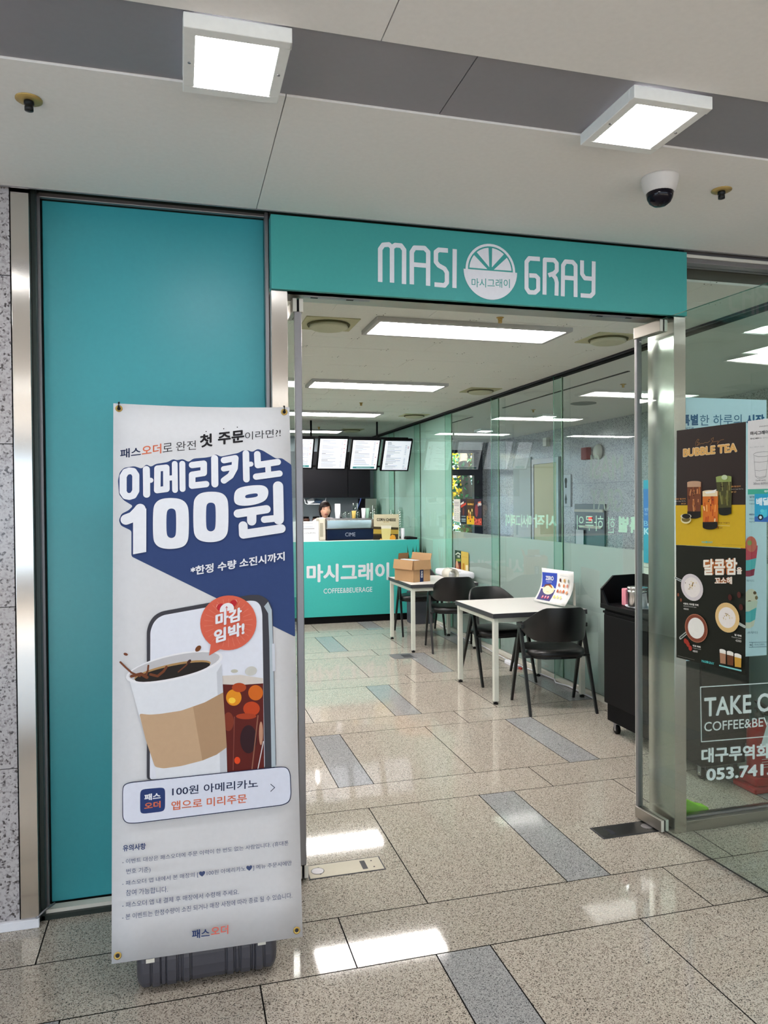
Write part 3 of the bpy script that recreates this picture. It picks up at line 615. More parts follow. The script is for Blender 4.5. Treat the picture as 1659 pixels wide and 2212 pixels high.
for p, cc_ in (([(0.3876,0.7918),(0.413,0.7902),(0.388,0.8189)], '#d98a1c'), ([(0.4606,0.8028),(0.4852,0.8012),(0.4611,0.8282)], '#c9641a'), ([(0.4058,0.8237),(0.4294,0.8223),(0.406,0.8392)], '#a8421a'), ([(0.4458,0.7511),(0.4734,0.7493),(0.4462,0.7744)], '#b8411a'),
               ([(0.3816,0.7825),(0.3933,0.7817),(0.3817,0.7922)], '#f1c542'), ([(0.3688,0.714),(0.3863,0.7127),(0.3693,0.7447)], '#7c3320'), ([(0.4276,0.7272),(0.461,0.7249),(0.4278,0.7369)], '#a33c1d'), ([(0.434,0.6516),(0.4615,0.6495),(0.4349,0.6977)], '#2b1018'),
               ([(0.3958,0.5857),(0.4055,0.5849),(0.396,0.5972)], '#d8451c'), ([(0.4757,0.6677),(0.4824,0.6672),(0.4765,0.7063)], '#b98a72'), ([(0.391,0.8791),(0.4028,0.8785),(0.3911,0.885)], '#b5b4a8'), ([(0.4462,0.8761),(0.4661,0.8769),(0.4465,0.8918)], '#c2c2bd')): A.ell3(p, cc_)
A.stroke([(0.467,0.7264),(0.4439,0.5551)], .004, '#8b5a48'); A.stroke([(0.3885,0.728),(0.3818,0.5565)], .003, '#7d3f34'); A.stroke([(0.4834,0.6401),(0.4635,0.5534)], .003, '#d8d2d0')
A.poly([(0.0546,0.8657),(0.082,0.7605),(0.1322,0.5852),(0.1372,0.5485),(0.3624,0.5499),(0.3613,0.6304),(0.3528,0.8095),(0.3492,0.9087),(0.1987,0.9321)], '#d8dce4', .006)
A.poly([(0.3324,0.8785),(0.3492,0.9048),(0.3528,0.8095),(0.3613,0.6304),(0.3624,0.5499),(0.3393,0.5496),(0.3378,0.7085)], '#bfc3cc')
A.poly([(0.0839,0.7611),(0.1152,0.7552),(0.1487,0.7552),(0.2162,0.7608),(0.2926,0.7825),(0.3528,0.8114),(0.3621,0.6311),(0.3287,0.6102),(0.2827,0.5951),(0.2147,0.5835),(0.1588,0.5807),(0.1323,0.5882),(0.1039,0.6767)], '#bb9e80', .008)
A.poly([(0.2542,0.7708),(0.2926,0.7825),(0.3528,0.8114),(0.3621,0.6311),(0.3287,0.6102),(0.2827,0.5951)], '#a98a6c')
A.ell3([(0.1977,0.9045),(0.3534,0.93),(0.2019,0.862)], '#e3e4ea'); A.ell3([(0.197,0.9061),(0.3429,0.9294),(0.2005,0.8706)], '#b9b9be'); A.ell3([(0.1908,0.8922),(0.3135,0.9114),(0.1937,0.869)], '#a78455'); A.ell3([(0.1908,0.8884),(0.3115,0.9069),(0.1937,0.8686)], '#1d1613')
for p, w_ in (([(0.0252,0.9297),(0.0417,0.9118),(0.0601,0.8937),(0.086,0.8809)], .006), ([(0.0601,0.8824),(0.0897,0.8883),(0.1082,0.8758)], .010), ([(0.1128,0.9137),(0.1113,0.8985),(0.1045,0.8799)], .006), ([(0.1702,0.906),(0.1607,0.8919),(0.1418,0.8777),(0.1194,0.8847)], .008), ([(0.2443,0.922),(0.2327,0.9072),(0.2078,0.8874)], .004)): A.stroke(p, w_, '#6b3a20')
A.ell3([(0.2428,0.919),(0.2482,0.9257),(0.2386,0.9216)], '#3a1a12'); A.ell3([(0.0418,0.9543),(0.0477,0.9506),(0.0388,0.951)], '#6d3b26'); A.ell3([(0.2727,0.9606),(0.2824,0.9636),(0.2736,0.9702)], '#70401f')
A.ell3([(0.374,1.042),(0.4678,1.0413),(0.3733,0.9498)], '#cf5f4a', 40); A.poly([(0.3143,0.973),(0.308,0.9354),(0.3472,0.9558)], '#cf5f4a')
oc = Vector((0.374,1.042))
for k in range(26):
    a = 2*math.pi*k/26+.1; d = Vector((math.cos(a), math.sin(a))); A.stroke([tuple(oc+d*.052), tuple(oc+d*.081)], .0009, '#dd8a76', False)
A.ell3([(0.348,1.0957),(0.3599,1.0972),(0.3482,1.1076)], '#b3202b'); A.ell3([(0.3908,1.1073),(0.402,1.1085),(0.391,1.1184)], '#b3202b'); A.ell3([(0.3688,1.087),(0.3925,1.0901),(0.3691,1.1088)], '#e5e5ea')
A.stroke([(0.3687,1.081),(0.3681,1.0969)], .002, '#b3202b'); A.stroke([(0.3649,1.0923),(0.3681,1.0969),(0.3716,1.0928)], .0015, '#b3202b'); A.stroke([(0.3335,1.0962),(0.3376,1.1052)], .001, '#f0d0c8'); A.stroke([(0.399,1.119),(0.4036,1.1116)], .001, '#f0d0c8')
A.poly([(0.345,1.0779),(0.3944,1.0848),(0.394,1.0562),(0.3447,1.0582)], '#cf5f4a')
A.text('마감', [(0.3298,1.028),(0.4184,1.0481),(0.3305,1.0737)], wh, 0.045); A.text('임박!', [(0.324,0.9733),(0.4267,0.9993),(0.3246,1.0196)], wh, 0.045)
A.poly([(0.0322,0.5241),(0.0351,0.5414),(0.0525,0.5479),(0.5386,0.5547),(0.5624,0.5504),(0.5719,0.5288),(0.5729,0.4595),(0.5667,0.4364),(0.5443,0.4279),(0.0747,0.4182),(0.0452,0.4212),(0.0326,0.4369)], nvd, .012)
A.poly([(0.0344,0.5232),(0.0373,0.5394),(0.0532,0.5453),(0.5385,0.552),(0.5604,0.5483),(0.569,0.5282),(0.5701,0.4598),(0.564,0.4386),(0.5427,0.4307),(0.0747,0.4208),(0.0462,0.4236),(0.0351,0.4381)], '#d3d8e8', .012)
A.poly([(0.0869,0.51),(0.0895,0.5189),(0.0979,0.5226),(0.1529,0.5224),(0.1614,0.519),(0.1643,0.5103),(0.164,0.4606),(0.161,0.4506),(0.1525,0.447),(0.0976,0.4461),(0.0893,0.4495),(0.0868,0.457)], '#24376b', .01)
A.text('패스', [(0.0996,0.4858),(0.1502,0.4869),(0.0997,0.5063)], wh, 0.035); A.text('오더', [(0.0995,0.4587),(0.15,0.4601),(0.0996,0.4799)], og, 0.035)
A.text('100원 아메리카노', [(0.186,0.4924),(0.4622,0.4933),(0.1862,0.5205)], nvd, 0.012); A.text('앱으로 미리주문', [(0.1831,0.4477),(0.4244,0.4484),(0.1833,0.4764)], og, 0.015)
A.stroke([(0.5044,0.5002),(0.5172,0.4883),(0.5039,0.4773)], .0022, nvd)
A.text('유의사항', [(0.0344,0.337),(0.1041,0.3362),(0.0344,0.3569)], nv, 0.025)
for s_, p in (('- 이벤트 대상은 패스오더에 주문 이력이 한 번도 없는 사람입니다. (휴대폰', [(0.0325,0.2963),(0.5587,0.2968),(0.0325,0.3135)]), ('번호 기준)', [(0.0449,0.2647),(0.1183,0.2629),(0.0449,0.2837)]),
              ('- 패스오더 앱 내에서 본 매장의 [♥100원 아메리카노♥] 메뉴 주문시에만', [(0.0325,0.2311),(0.5682,0.232),(0.0325,0.2486)]), ('참여 가능합니다.', [(0.0437,0.2019),(0.1713,0.1977),(0.0437,0.2205)]),
              ('- 패스오더 앱 내 결제 후 매장에서 수령해 주세요.', [(0.0325,0.167),(0.3941,0.1631),(0.0325,0.184)]), ('- 본 이벤트는 한정수량이 소진 되거나 매장 사정에 따라 종료 될 수 있습니다.', [(0.0325,0.1312),(0.5668,0.1305),(0.0325,0.1486)])):
    A.text(s_, p, '#3f4c72', 0.004)
A.text('패스', [(0.2444,0.0468),(0.2998,0.045),(0.2447,0.0736)], '#1f3468', 0.02); A.text('오더', [(0.3037,0.0475),(0.3585,0.0466),(0.3041,0.0749)], '#d4665a', 0.02)
A.build('print', bt)
# ================================================================ TABLES AND CHAIRS
def make_table(x, y, w, d, h, rz, lab):
    t = thing('cafe_table', (x, y, 0), lab, 'table', 'white cafe tables', rz)
    ORG[t.name] = Vector((0, 0, 0)); hw, hd = w/2, d/2
    MB().box(-hw+.004, hw-.004, -hd+.004, hd-.004, h-.004, h, 'tabtop').build('tabletop', t)
    MB().box(-hw, hw, -hd, hd, h-.036, h-.001, 'tabedge').build('dark_edge', t, bevel=.002)
    a = MB(); i = .032
    for s in (-1, 1):
        a.box(-hw+i, hw-i, s*(hd-i)-.012, s*(hd-i)+.012, h-.072, h-.036, 'tableg'); a.box(s*(hw-i)-.012, s*(hw-i)+.012, -hd+i, hd-i, h-.072, h-.036, 'tableg')
    a.build('apron_frame', t, bevel=.002)
    for sx in (-1, 1):
        for sy in (-1, 1):
            X, Y = sx*(hw-i), sy*(hd-i)
            l = MB().box(X-.019, X+.019, Y-.019, Y+.019, .024, h-.036, 'tableg').build('leg', t, bevel=.003)
            MB().lathe((X, Y, 0), [(.017, 0), (.019, .006), (.019, .012), (.009, .014), (.009, .026)], 'rubber', 14).build('foot', l)
    return t
make_table(2.685, 5.68, .80, .81, .697, 0, 'white cafe table with dark edge carrying the paper menu card, nearer of two')
make_table(2.645, 7.77, .74, .86, .70, math.radians(3.5), 'white cafe table with dark edge carrying the cardboard box, farther of two')

def make_chair(lab):
    t = thing('cafe_chair', (0, 0, 0), lab, 'chair', 'black cafe chairs')
    # curved back shell: t from -1 (left arm) to 1 (right arm); the sitter faces +y
    N = 28; vs = []; fs = []; th = .017
    for k in range(N+1):
        q = -1+2*k/N; a = q*1.50; hx = .235*math.sin(a)/math.sin(1.50)*1.0; hy = -.245*math.cos(a)+.045
        b = min(1, max(0, (.97-abs(q))/.66)); e = b*b*(3-2*b)
        b = min(1, max(0, (1-abs(q))/.5)); zt = .640+.130*e; zb = .592-.065*b*b*(3-2*b)
        zt += .012*(1-q*q)
        lean = .05*e
        for (off, z, ln) in ((0, zb, 0), (0, zt, lean), (th, zt, lean), (th, zb, 0)):
            n = Vector((math.sin(a), -math.cos(a))); vs.append((hx+n.x*off, hy+n.y*off-ln, z))
    for k in range(N):
        for j in range(4): fs.append((k*4+j, k*4+(j+1) % 4, (k+1)*4+(j+1) % 4, (k+1)*4+j))
    m = MB().add(vs, fs, 'bfab', True); m.add(vs[:4], [(3,2,1,0)], 'bfab'); m.add(vs[-4:], [(0,1,2,3)], 'bfab')
    o = m.build('backrest', t, bevel=.004, fixn=True); 
    # seat cushion
    out = []
    for k in range(32):
        a = 2*math.pi*k/32; c, s = math.cos(a), math.sin(a)
        x = .228*math.copysign(abs(c)**.55, c); y = .205*math.copysign(abs(s)**.6, s)+.02; x *= 1+.06*(y/.2); out.append((x, y))
    m = MB(); L_ = []
    for sc, z in ((.90, .408), (.99, .414), (1.0, .432), (.97, .450), (.88, .459), (.5, .456)): L_.append([(x*sc, y*sc+.02*(1-sc), z) for x, y in out])
    vs = [p for r in L_ for p in r]; fs = []
    for j in range(5):
        for k in range(32): fs.append((j*32+k, j*32+(k+1) % 32, (j+1)*32+(k+1) % 32, (j+1)*32+k))
    m.add(vs, fs, 'bfab', True); m.add(L_[-1], [tuple(range(32))], 'bfab', True); m.add(L_[0], [tuple(range(31, -1, -1))], 'bfab')
    m.build('seat', t)
    MB().prism([(x*.93, y*.93) for x, y in out[::2]], .394, .409, 'bmet').build('seat_pan', t)
    for s in (-1, 1):
        ap = Vector((s*.243, .03, .62))
        for yy, xx in ((.235, .250), (-.225, .250)):
            f = Vector((s*xx, yy, 0)); d = (f-ap)
            m = MB(); K = 8; vs = []
            for k in range(K+1):
                q = k/K; c = ap+d*q; w = .021-.011*q; h_ = .013-.003*q
                for (i, j) in ((-1,-1),(1,-1),(1,1),(-1,1)): vs.append((c.x+i*h_, c.y+j*w, c.z))
            fs = []
            for k in range(K):
                for j in range(4): fs.append((k*4+j, (k+1)*4+j, (k+1)*4+(j+1) % 4, k*4+(j+1) % 4))
            m.add(vs, fs, 'bmet'); m.add(vs[:4], [(0,1,2,3)], 'bmet'); m.add(vs[-4:], [(3,2,1,0)], 'bmet')
            m.build('leg', t, bevel=.003, fixn=True)
        MB().box(s*.243-.014, s*.243+.014, -.04, .085, .605, .635, 'bmet').box(min(s*.20, s*.25), max(s*.20, s*.25), .10, .13, .395, .41, 'bmet').box(min(s*.20, s*.25), max(s*.20, s*.25), -.10, -.07, .395, .41, 'bmet').build('arm_bracket', t, bevel=.003)
    return t
ch = make_chair('black chair in front of the menu-card table, its back to the doorway')
ch.location = (2.70, 5.115, 0); ch.rotation_euler[2] = math.radians(-8)
def chair_copy(x, y, rz, lab):
    c = copy_tree(ch); c.location = (x, y, 0); c.rotation_euler[2] = math.radians(rz); c['label'] = lab
chair_copy(2.66, 6.06, 183, 'black chair behind the menu-card table, its curved back just above the tabletop')
chair_copy(2.755, 7.42, -9, 'black chair at the near side of the cardboard-box table')
chair_copy(2.72, 8.45, 176, 'black chair behind the cardboard-box table, beside the counter front')

# menu card standing on the near table
kt = thing('menu_card', (2.89, 5.6, .70), 'bent paper menu card with a blue ZERO picture, standing on the near table', 'menu')
A = Art((2.86958,5.77744,0.712),(0.16471,-0.98634,0),(0.29148,0.04867,0.95534)); A.h = 0
m = MB(); vs = []; fs = []; pts = [(-0.0007,0.0007),(0.4145,0),(0.4237,0.2875),(-0.003,0.285)]; H_ = pts[3][1]; Wd = .415
for j in range(9):
    v = j/8*H_; bend = .035*math.sin(math.pi*min(1, v/H_))*1.0-.01*0
    for i in range(5): vs.append(A.P(Wd*i/4+.02*v, v, -bend+.0))
for j in range(8):
    for i in range(4): a = j*5+i; fs.append((a, a+1, a+6, a+5))
def Pb(u, v, h=None):
    bend = .035*math.sin(math.pi*max(0, min(1, v/H_))); return Art.P(A, u, v, (A.h if h is None else h)-bend)
o = m.add(vs, fs, pm('#e8e8e6', .35), True).build('sheet', kt); sd = o.modifiers.new('s', 'SOLIDIFY'); sd.thickness = .0012; sd.offset = -1
A.P = Pb; A.h = .0012; A.st = .0004
def fine(pts, m, n=8):
    """quad split into strips so that it follows the bent sheet"""
    a, b, c, d = (Vector(q) for q in pts)
    for k in range(n):
        t0, t1 = k/n, (k+1)/n; h = A.h; A.poly([tuple(a.lerp(d, t0)), tuple(b.lerp(c, t0)), tuple(b.lerp(c, t1)), tuple(a.lerp(d, t1))], m); A.h = h
    A.h += A.st
fine([(0.0274,0.0186),(0.2052,0.0184),(0.2117,0.2567),(0.0103,0.251)], '#3149a8'); fine([(0.0274,0.0186),(0.2052,0.0184),(0.2099,0.122),(0.0236,0.1167)], '#3d3b6d')
A.poly([(0.0191,0.1279),(0.2061,0.1343),(0.2078,0.1217),(0.0224,0.116)], '#e6d8d8')
A.ell3([(0.1223,0.117),(0.1971,0.1206),(0.135,0.0726)], '#e2ddba'); A.poly([(0.0526,0.1255),(0.0617,0.1554),(0.1309,0.1651),(0.1684,0.1375),(0.1704,0.1206),(0.1021,0.1105)], '#a8622c'); A.poly([(0.0526,0.1255),(0.0617,0.1554),(0.1309,0.1651),(0.1523,0.1444),(0.1012,0.1363)], '#5e3222'); A.poly([(0.102,0.099),(0.1907,0.1143),(0.1853,0.1052),(0.1194,0.0895)], '#d6c48c')
A.text('ZERO', [(0.0619,0.1901),(0.1689,0.1945),(0.0599,0.2247)], wh, 0.04); A.text('00칼로리', [(0.0756,0.1726),(0.1472,0.1753),(0.074,0.1826)], '#c9cfe6', 0.01)
for q in [(0.0929,0.0464),(0.131,0.0479),(0.1666,0.0492)]: A.ell(q, .012, .014, '#c4546a', 0, 14); A.ell((q[0], q[1]+.004), .005, .006, '#f1dfe2', 0, 10)
for q, cc_ in zip([(0.2613,0.2061),(0.3132,0.2054),(0.3643,0.2048),(0.2504,0.1656),(0.3138,0.1636),(0.3577,0.1653),(0.252,0.1152),(0.2895,0.1136),(0.3266,0.1177),(0.3713,0.1115),(0.2431,0.0637),(0.2817,0.0653),(0.3229,0.0645)], ['#5a3a30','#b8955a','#8a9088','#a86a5a','#c07a50','#c08070','#b85a3a','#c98a6a','#b05a30','#c88a60','#d9cf7a','#dcd28a','#ddd590']):
    A.ell(q, .012, .015, cc_, 0, 10)
A.text('MENU', [(0.271,0.2379),(0.3604,0.2382),(0.2716,0.2422)], '#7d8f9c')
A.build('print', kt)
m = MB(); b0 = Vector(pts[0]); A2 = Art((2.86958,5.77744,0.712),(0.16471,-0.98634,0),(0.29148,0.04867,0.95534))
for u in (.02, .38): m.add([A2.P(u, .2, -.05), A2.P(u+.03, .2, -.05), A2.P(u+.03, 0, -.002)+Vector((.11, .016, -.0)), A2.P(u, 0, -.002)+Vector((.11, .016, 0))], [(0,1,2,3)], 'offw')
m.build('stand', kt).modifiers.new('s', 'SOLIDIFY').thickness = .001

# open cardboard box on the far table
bx = thing('cardboard_box', (2.415, 7.736, .70), 'open brown cardboard box with navy tape on the farther table', 'box'); ORG[bx.name] = Vector((0, 0, 0))
W2, D2, H2 = .225/2, .33/2, .225; th = .004
m = MB().box(-W2, W2, -D2, -D2+th, 0, H2, 'card').box(-W2, W2, D2-th, D2, 0, H2, 'card').box(-W2, -W2+th, -D2, D2, 0, H2, 'card').box(W2-th, W2, -D2, D2, 0, H2, 'card').box(-W2, W2, -D2, D2, 0, th, 'cardd')
m.build('box_walls', bx)
MB().obox((0, -D2-.012, H2-.045), (W2, 0, 0), (0, .002, 0), (0, .006, .05), 'card').build('flap', bx)
MB().obox((-W2-.014, 0, H2-.045), (.002, 0, 0), (0, D2, 0), (.008, 0, .05), 'card').build('flap', bx)
MB().obox((W2+.015, 0, H2+.03), (.002, 0, 0), (0, D2, 0), (.010, 0, .04), 'card').build('flap', bx)
MB().obox((.0, D2-.01, H2+.03), (W2*.6, 0, 0), (0, .002, 0), (0, -.006, .035), 'cardd').build('flap', bx)
MB().box(-.028, .020, -D2-.0015, -D2, .0, H2-.04, '#1c2a52').build('tape', bx)
MB().box(-W2+.02, W2-.03, -D2+.02, D2-.02, .10, H2-.008, '#22335f').box(-W2+.05, W2-.12, -D2+.03, D2-.04, H2-.008, H2+.004, '#cdd6e0').build('contents', bx)
A = Art((2.46, 7.85-D2-.0016, .70), (1, 0, 0), (0, 0, 1)); 
t_ = Art((0, -D2-.0016, 0), (1, 0, 0), (0, 0, 1)); t_.text('IDRVI', [(-.016, 0.045), (-.016, .115), (.008, .045)], wh, .03); t_.build('lettering', bx)
bx.rotation_euler[2] = math.radians(21)
# paper roll and white machine on the far table
m = MB(); N = 30; vs = []; fs = []
for k in range(N+1):
    a = -.6+2*math.pi*1.35*k/N; r = .052+.012*k/N
    for x in (-.11, .11): vs.append((2.80+r*math.cos(a)+.02, 7.66+x, .765+r*math.sin(a)))
for k in range(N): fs.append((2*k, 2*k+1, 2*k+3, 2*k+2))
pr_ = m.add(vs, fs, 'offw', True).build('paper_roll', org=(2.82, 7.66, .70), label='curled roll of white paper beside the cardboard box', cat='paper'); pr_.modifiers.new('s', 'SOLIDIFY').thickness = .0025
lm = thing('laminator', (3.02, 7.95, .70), 'low white office machine lying at the wall end of the farther table', 'machine')
m = MB().box(2.86, 3.10, 7.64, 8.28, .703, .775, 'white').build('body', lm, bevel=.022, seg=3)
MB().box(2.862, 2.872, 7.70, 8.2, .735, .742, 'dgrey').build('slot', lm)
MB().box(2.9, 2.96, 7.70, 7.76, .775, .778, pm('#9aa0a6', .5)).build('button', lm, bevel=.001)

# ================================================================ BLACK SERVICE CABINET
cb = thing('service_cabinet', (2.93, 3.98, 0), 'black self-service cabinet on castors right of the tables', 'cabinet')
MB().box(2.74, 3.045, 3.49, 4.47, .20, .80, 'blackl').box(2.75, 3.035, 3.51, 4.45, .085, .20, 'black').build('body', cb, bevel=.002)
MB().box(2.735, 3.05, 3.48, 4.48, .80, .815, 'black').box(2.722, 3.056, 3.462, 4.49, .832, .862, 'blackl').box(2.745, 3.04, 3.49, 4.47, .815, .832, 'black').build('worktop', cb, bevel=.002)
MB().box(2.732, 2.74, 3.50, 3.965, .205, .79, 'blackl').build('door', cb, bevel=.002)
MB().box(2.732, 2.74, 3.972, 4.46, .205, .79, 'blackl').build('door', cb, bevel=.002)
MB().prism([(2.724, .862), (3.056, .862), (3.056, 1.052), (2.815, 1.047), (2.724, .962)], 4.472, 4.49, 'blackl', 'y').build('back_panel', cb, bevel=.001)
MB().prism([(4.48, .862), (4.48, .962), (4.40, .862)], 2.724, 2.736, 'blackl', 'x').box(3.046, 3.056, 3.46, 4.47, .862, 1.05, 'blackl').build('side_panel', cb)
for x in (2.79, 3.0):
    for y in (3.56, 4.40):
        w_ = MB().lathe((x-.011, y, .030), [(.0, 0), (.028, 0), (.03, .003), (.03, .019), (.028, .022), (0, .022)], 'rubber', 18, axis='x', caps=False).build('castor', cb)
        MB().box(x-.017, x-.013, y-.012, y+.012, .022, .07, 'alu').box(x+.013, x+.017, y-.012, y+.012, .022, .07, 'alu').box(x-.018, x+.018, y-.018, y+.018, .07, .086, 'alu').lathe((x-.019, y, .03), [(.009, 0), (.009, .038)], 'chrome', 10, axis='x').build('fork', w_)
cn = thing('steel_canister', (2.815, 4.20, .862), 'ribbed stainless steel canister on the black cabinet', 'canister')
MB().lathe((2.815, 4.20, .8625), [(.058, 0), (.060, .004), (.060, .10), (.064, .102), (.064, .112), (.060, .114), (.060, .122), (.064, .124), (.066, .134), (.060, .138), (0, .14)], 'chrome', 32).build('can', cn)
pk = thing('pink_pack', (2.83, 4.33, .862), 'pink packet behind the steel canister', 'packet'); MB().box(2.80, 2.845, 4.31, 4.36, .863, .975, pm('#d78a98', .5)).build('packet', pk, bevel=.006)
nt_ = thing('napkin_tray', (2.95, 3.92, .862), 'white oval tray at the edge of the black cabinet top', 'tray')
MB().lathe((2.878, 4.210, .8625), [(.09, 0), (.12, .006), (.125, .012), (.118, .010), (.09, .006), (0, .006)], 'white', 28).build('tray', nt_)

# fire extinguisher on its red stand in front of the cabinet end
fe = thing('fire_extinguisher', (3.0, 3.36, 0), 'red fire extinguisher on a red stand behind the shop window', 'fire extinguisher'); rd = pm('#a3161b', .3)
MB().prism([(2.90, 3.28), (3.10, 3.28), (3.10, 3.45), (2.90, 3.45)], 0, .03, rd).prism([(2.925, 3.30), (3.08, 3.30), (3.08, 3.43), (2.925, 3.43)], .03, .075, rd).build('stand', fe, bevel=.008)
MB().lathe((3.0, 3.365, .075), [(.055, 0), (.062, .01), (.062, .23), (.05, .27), (.025, .29), (.02, .30)], rd, 28).build('cylinder', fe)
MB().lathe((3.0, 3.365, .372), [(.022, 0), (.022, .03), (.012, .034), (.012, .05)], 'bmet', 16).obox((3.0, 3.335, .425), (.011, 0, 0), (0, .055, .0), (0, -.002, .006), 'bmet').obox((3.0, 3.335, .45), (.011, 0, 0), (0, .055, .012), (0, -.002, .005), 'bmet').build('valve', fe)
MB().tube([(3.02, 3.35, .40), (3.085, 3.33, .39), (3.088, 3.33, .28), (3.075, 3.33, .15)], .008, 'rubber', 8).build('hose', fe)
tg = MB().obox((2.995, 3.285, .30), (.035, 0, -.012), (0, .001, 0), (.018, 0, .05), 'white').build('tag', fe); tg['label'] = 'white inspection tag'
A = Art((0, 3.3015, 0), (1, 0, 0), (0, 0, 1)); A.text('소화기', [(2.955, 0.19), (3.045, .19), (2.955, .225)], wh, .02); 
for k in range(4): A.stroke([(2.96, .175-.014*k), (3.04, .175-.014*k)], .004, '#d9b7b5', False)
A.build('print', fe)
gd = MB(); gv = []
gd.prism([(2.285, .0), (2.46, .0), (2.475, .055), (2.42, .070), (2.35, .105), (2.285, .115)], 3.096, 3.16, pm('#7fbf1d', .7), 'y').build('doorstop_cloth', org=(2.36, 3.13, 0), bevel=.012, seg=3, label='bright green folded cloth on the floor inside the shop window', cat='cloth')

# ================================================================ COUNTER AND WHAT STANDS ON IT
ct = thing('service_counter', (1.6, 9.75, 0), 'turquoise service counter with white lettering at the back of the cafe', 'counter')
MB().box(.2, 3.042, 9.43, 9.45, .090, 1.050, 'counter').build('front_panel', ct, bevel=.002)
MB().box(.2, 3.03, 9.47, 10.05, .0, 1.035, 'dgrey').build('body', ct)
MB().box(.2, 3.035, 9.45, 9.47, .0, .092, 'black').build('kick_board', ct)
MB().box(.2, 3.042, 9.45, 10.08, 1.035, 1.050, 'offw').build('worktop', ct)
A = Art((0,9.43,0),(1,0,0),(0,0,1)); A.text('마시그래이', [(1.5425,0.5343),(2.6283,0.5287),(1.5447,0.7651)], wh, 0.035); A.text('COFFEE&BEUERAGE', [(1.7602,0.3857),(2.3993,0.3852),(1.7608,0.4496)], wh, 0.008); A.build('lettering', ct)
es = thing('espresso_machine', (2.17, 9.85, 1.05), 'steel espresso machine with dark glass back on the counter', 'coffee machine')
MB().box(1.842, 2.485, 9.62, 10.02, 1.195, 1.322, 'chrome').build('steel_top', es, bevel=.012, seg=3)
MB().box(1.845, 2.485, 9.63, 10.0, 1.052, 1.195, 'dgrey').build('body', es)
MB().prism([(1.85, 1.062), (2.455, 1.062), (2.480, 1.085), (2.480, 1.188), (1.85, 1.188)], 9.622, 9.63, pm('#1b2740', .08, .3), 'y').build('glass_back', es)
MB().box(1.845, 2.485, 9.625, 10.0, 1.050, 1.060, 'black').build('foot_rail', es)
MB().box(1.90, 2.44, 9.66, 9.98, 1.322, 1.330, 'alu').build('cup_rail', es)
A = Art((0, 9.6215, 0), (1, 0, 0), (0, 0, 1)); A.text('CIME', [(2.09, 1.10), (2.225, 1.10), (2.09, 1.15)], '#8b94a6', 0); A.build('lettering', es)
def jug(x, y, z, r, h, m, name, lab, cat, group=None, n=18):
    return MB().lathe((x, y, z), [(r*.78, 0), (r*.82, .004), (r, h), (r*.93, h), (r*.74, .01), (0, .008)], m, n, caps=False).build(name, org=(x, y, z), label=lab, cat=cat, group=group)
hp = thing('milk_jug', (1.79, 9.72, 1.05), 'tall off-white appliance beside the espresso machine', 'appliance')
MB().box(1.745, 1.835, 9.64, 9.85, 1.051, 1.345, pm('#d3cfc0', .4)).build('body', hp, bevel=.015, seg=3)
MB().box(1.760, 1.80, 9.637, 9.64, 1.10, 1.28, pm('#a39f8e', .5)).build('window', hp)
ps = thing('paper_notice', (1.62, 9.60, 1.05), 'white paper notice standing at the left end of the counter', 'notice')
MB().box(1.40, 1.735, 9.60, 9.606, 1.051, 1.305, 'white').box(1.45, 1.47, 9.606, 9.70, 1.051, 1.056, 'white').box(1.66, 1.68, 9.606, 9.70, 1.051, 1.056, 'white').build('sheet', ps)
A = Art((0, 9.6, 0), (1, 0, 0), (0, 0, 1)); A.stroke([(1.5, 1.21), (1.68, 1.21)], .006, '#55555c', False); A.stroke([(1.5, 1.235), (1.66, 1.235)], .02, '#cfd3de', False); A.text('COUPON', [(1.55, 1.145), (1.69, 1.147), (1.55, 1.16)], '#55555c', 0); A.stroke([(1.5, 1.28), (1.66, 1.28)], .003, '#9a9aa2', False); A.build('print', ps)
cc1 = thing('display_board', (2.67, 9.56, 1.05), 'CORN CHEESE poster board standing on the counter', 'poster')
MB().box((2.4597,1.0519)[0], (2.8014,1.0447)[0], 9.552, 9.562, 1.051, (2.6325,1.3838)[1], pm('#c9c0a4', .5)).box((2.8014,1.0447)[0]-.01, (2.8014,1.0447)[0], 9.562, 9.75, 1.051, 1.3, 'card').build('board', cc1)
A = Art((0,9.55,0),(1,0,0),(0,0,1))
A.O = Vector((0, 9.5515, 0))
A.poly([(2.4534,1.2258),(2.7947,1.2078),(2.788,1.0445),(2.4487,1.0517)], '#3c3322'); A.poly([(2.4531,1.191),(2.7945,1.1768),(2.7919,1.1199),(2.4505,1.1316)], '#a88f3e'); A.poly([(2.4524,1.111),(2.5712,1.1087),(2.5601,1.0493),(2.4487,1.0517)], '#1f1a12')
A.poly([(2.5563,1.2375),(2.6972,1.2352),(2.6775,1.0448),(2.5686,1.0471)], '#d5c98a'); A.poly([(2.5563,1.2375),(2.6972,1.2352),(2.6926,1.194),(2.5602,1.1963)], '#e6e1d3')
A.poly([(2.6722,1.05),(2.6778,1.086),(2.7048,1.1164),(2.7444,1.1053),(2.7581,1.0637),(2.744,1.0454)], '#d79a35'); A.poly([(2.5335,1.0499),(2.5496,1.068),(2.5708,1.0573),(2.576,1.0469)], '#d79a35')
A.text('CORN CHEESE', [(2.4984,1.2969),(2.7598,1.2889),(2.4987,1.3358)], '#2b2419', 0.03); A.text('콘치즈', [(2.5885,1.275),(2.6665,1.2738),(2.5887,1.2914)], '#9a7a30', 0.01)
A.build('print', cc1)
MB().lathe((2.71, 9.88, 1.052), [(.085, 0), (.085, .27), (.10, .275), (.09, .29), (0, .295)], 'black', 24).build('lidded_bin', org=(2.71, 9.88, 1.052), label='round black lid showing above the CORN CHEESE board', cat='bin')
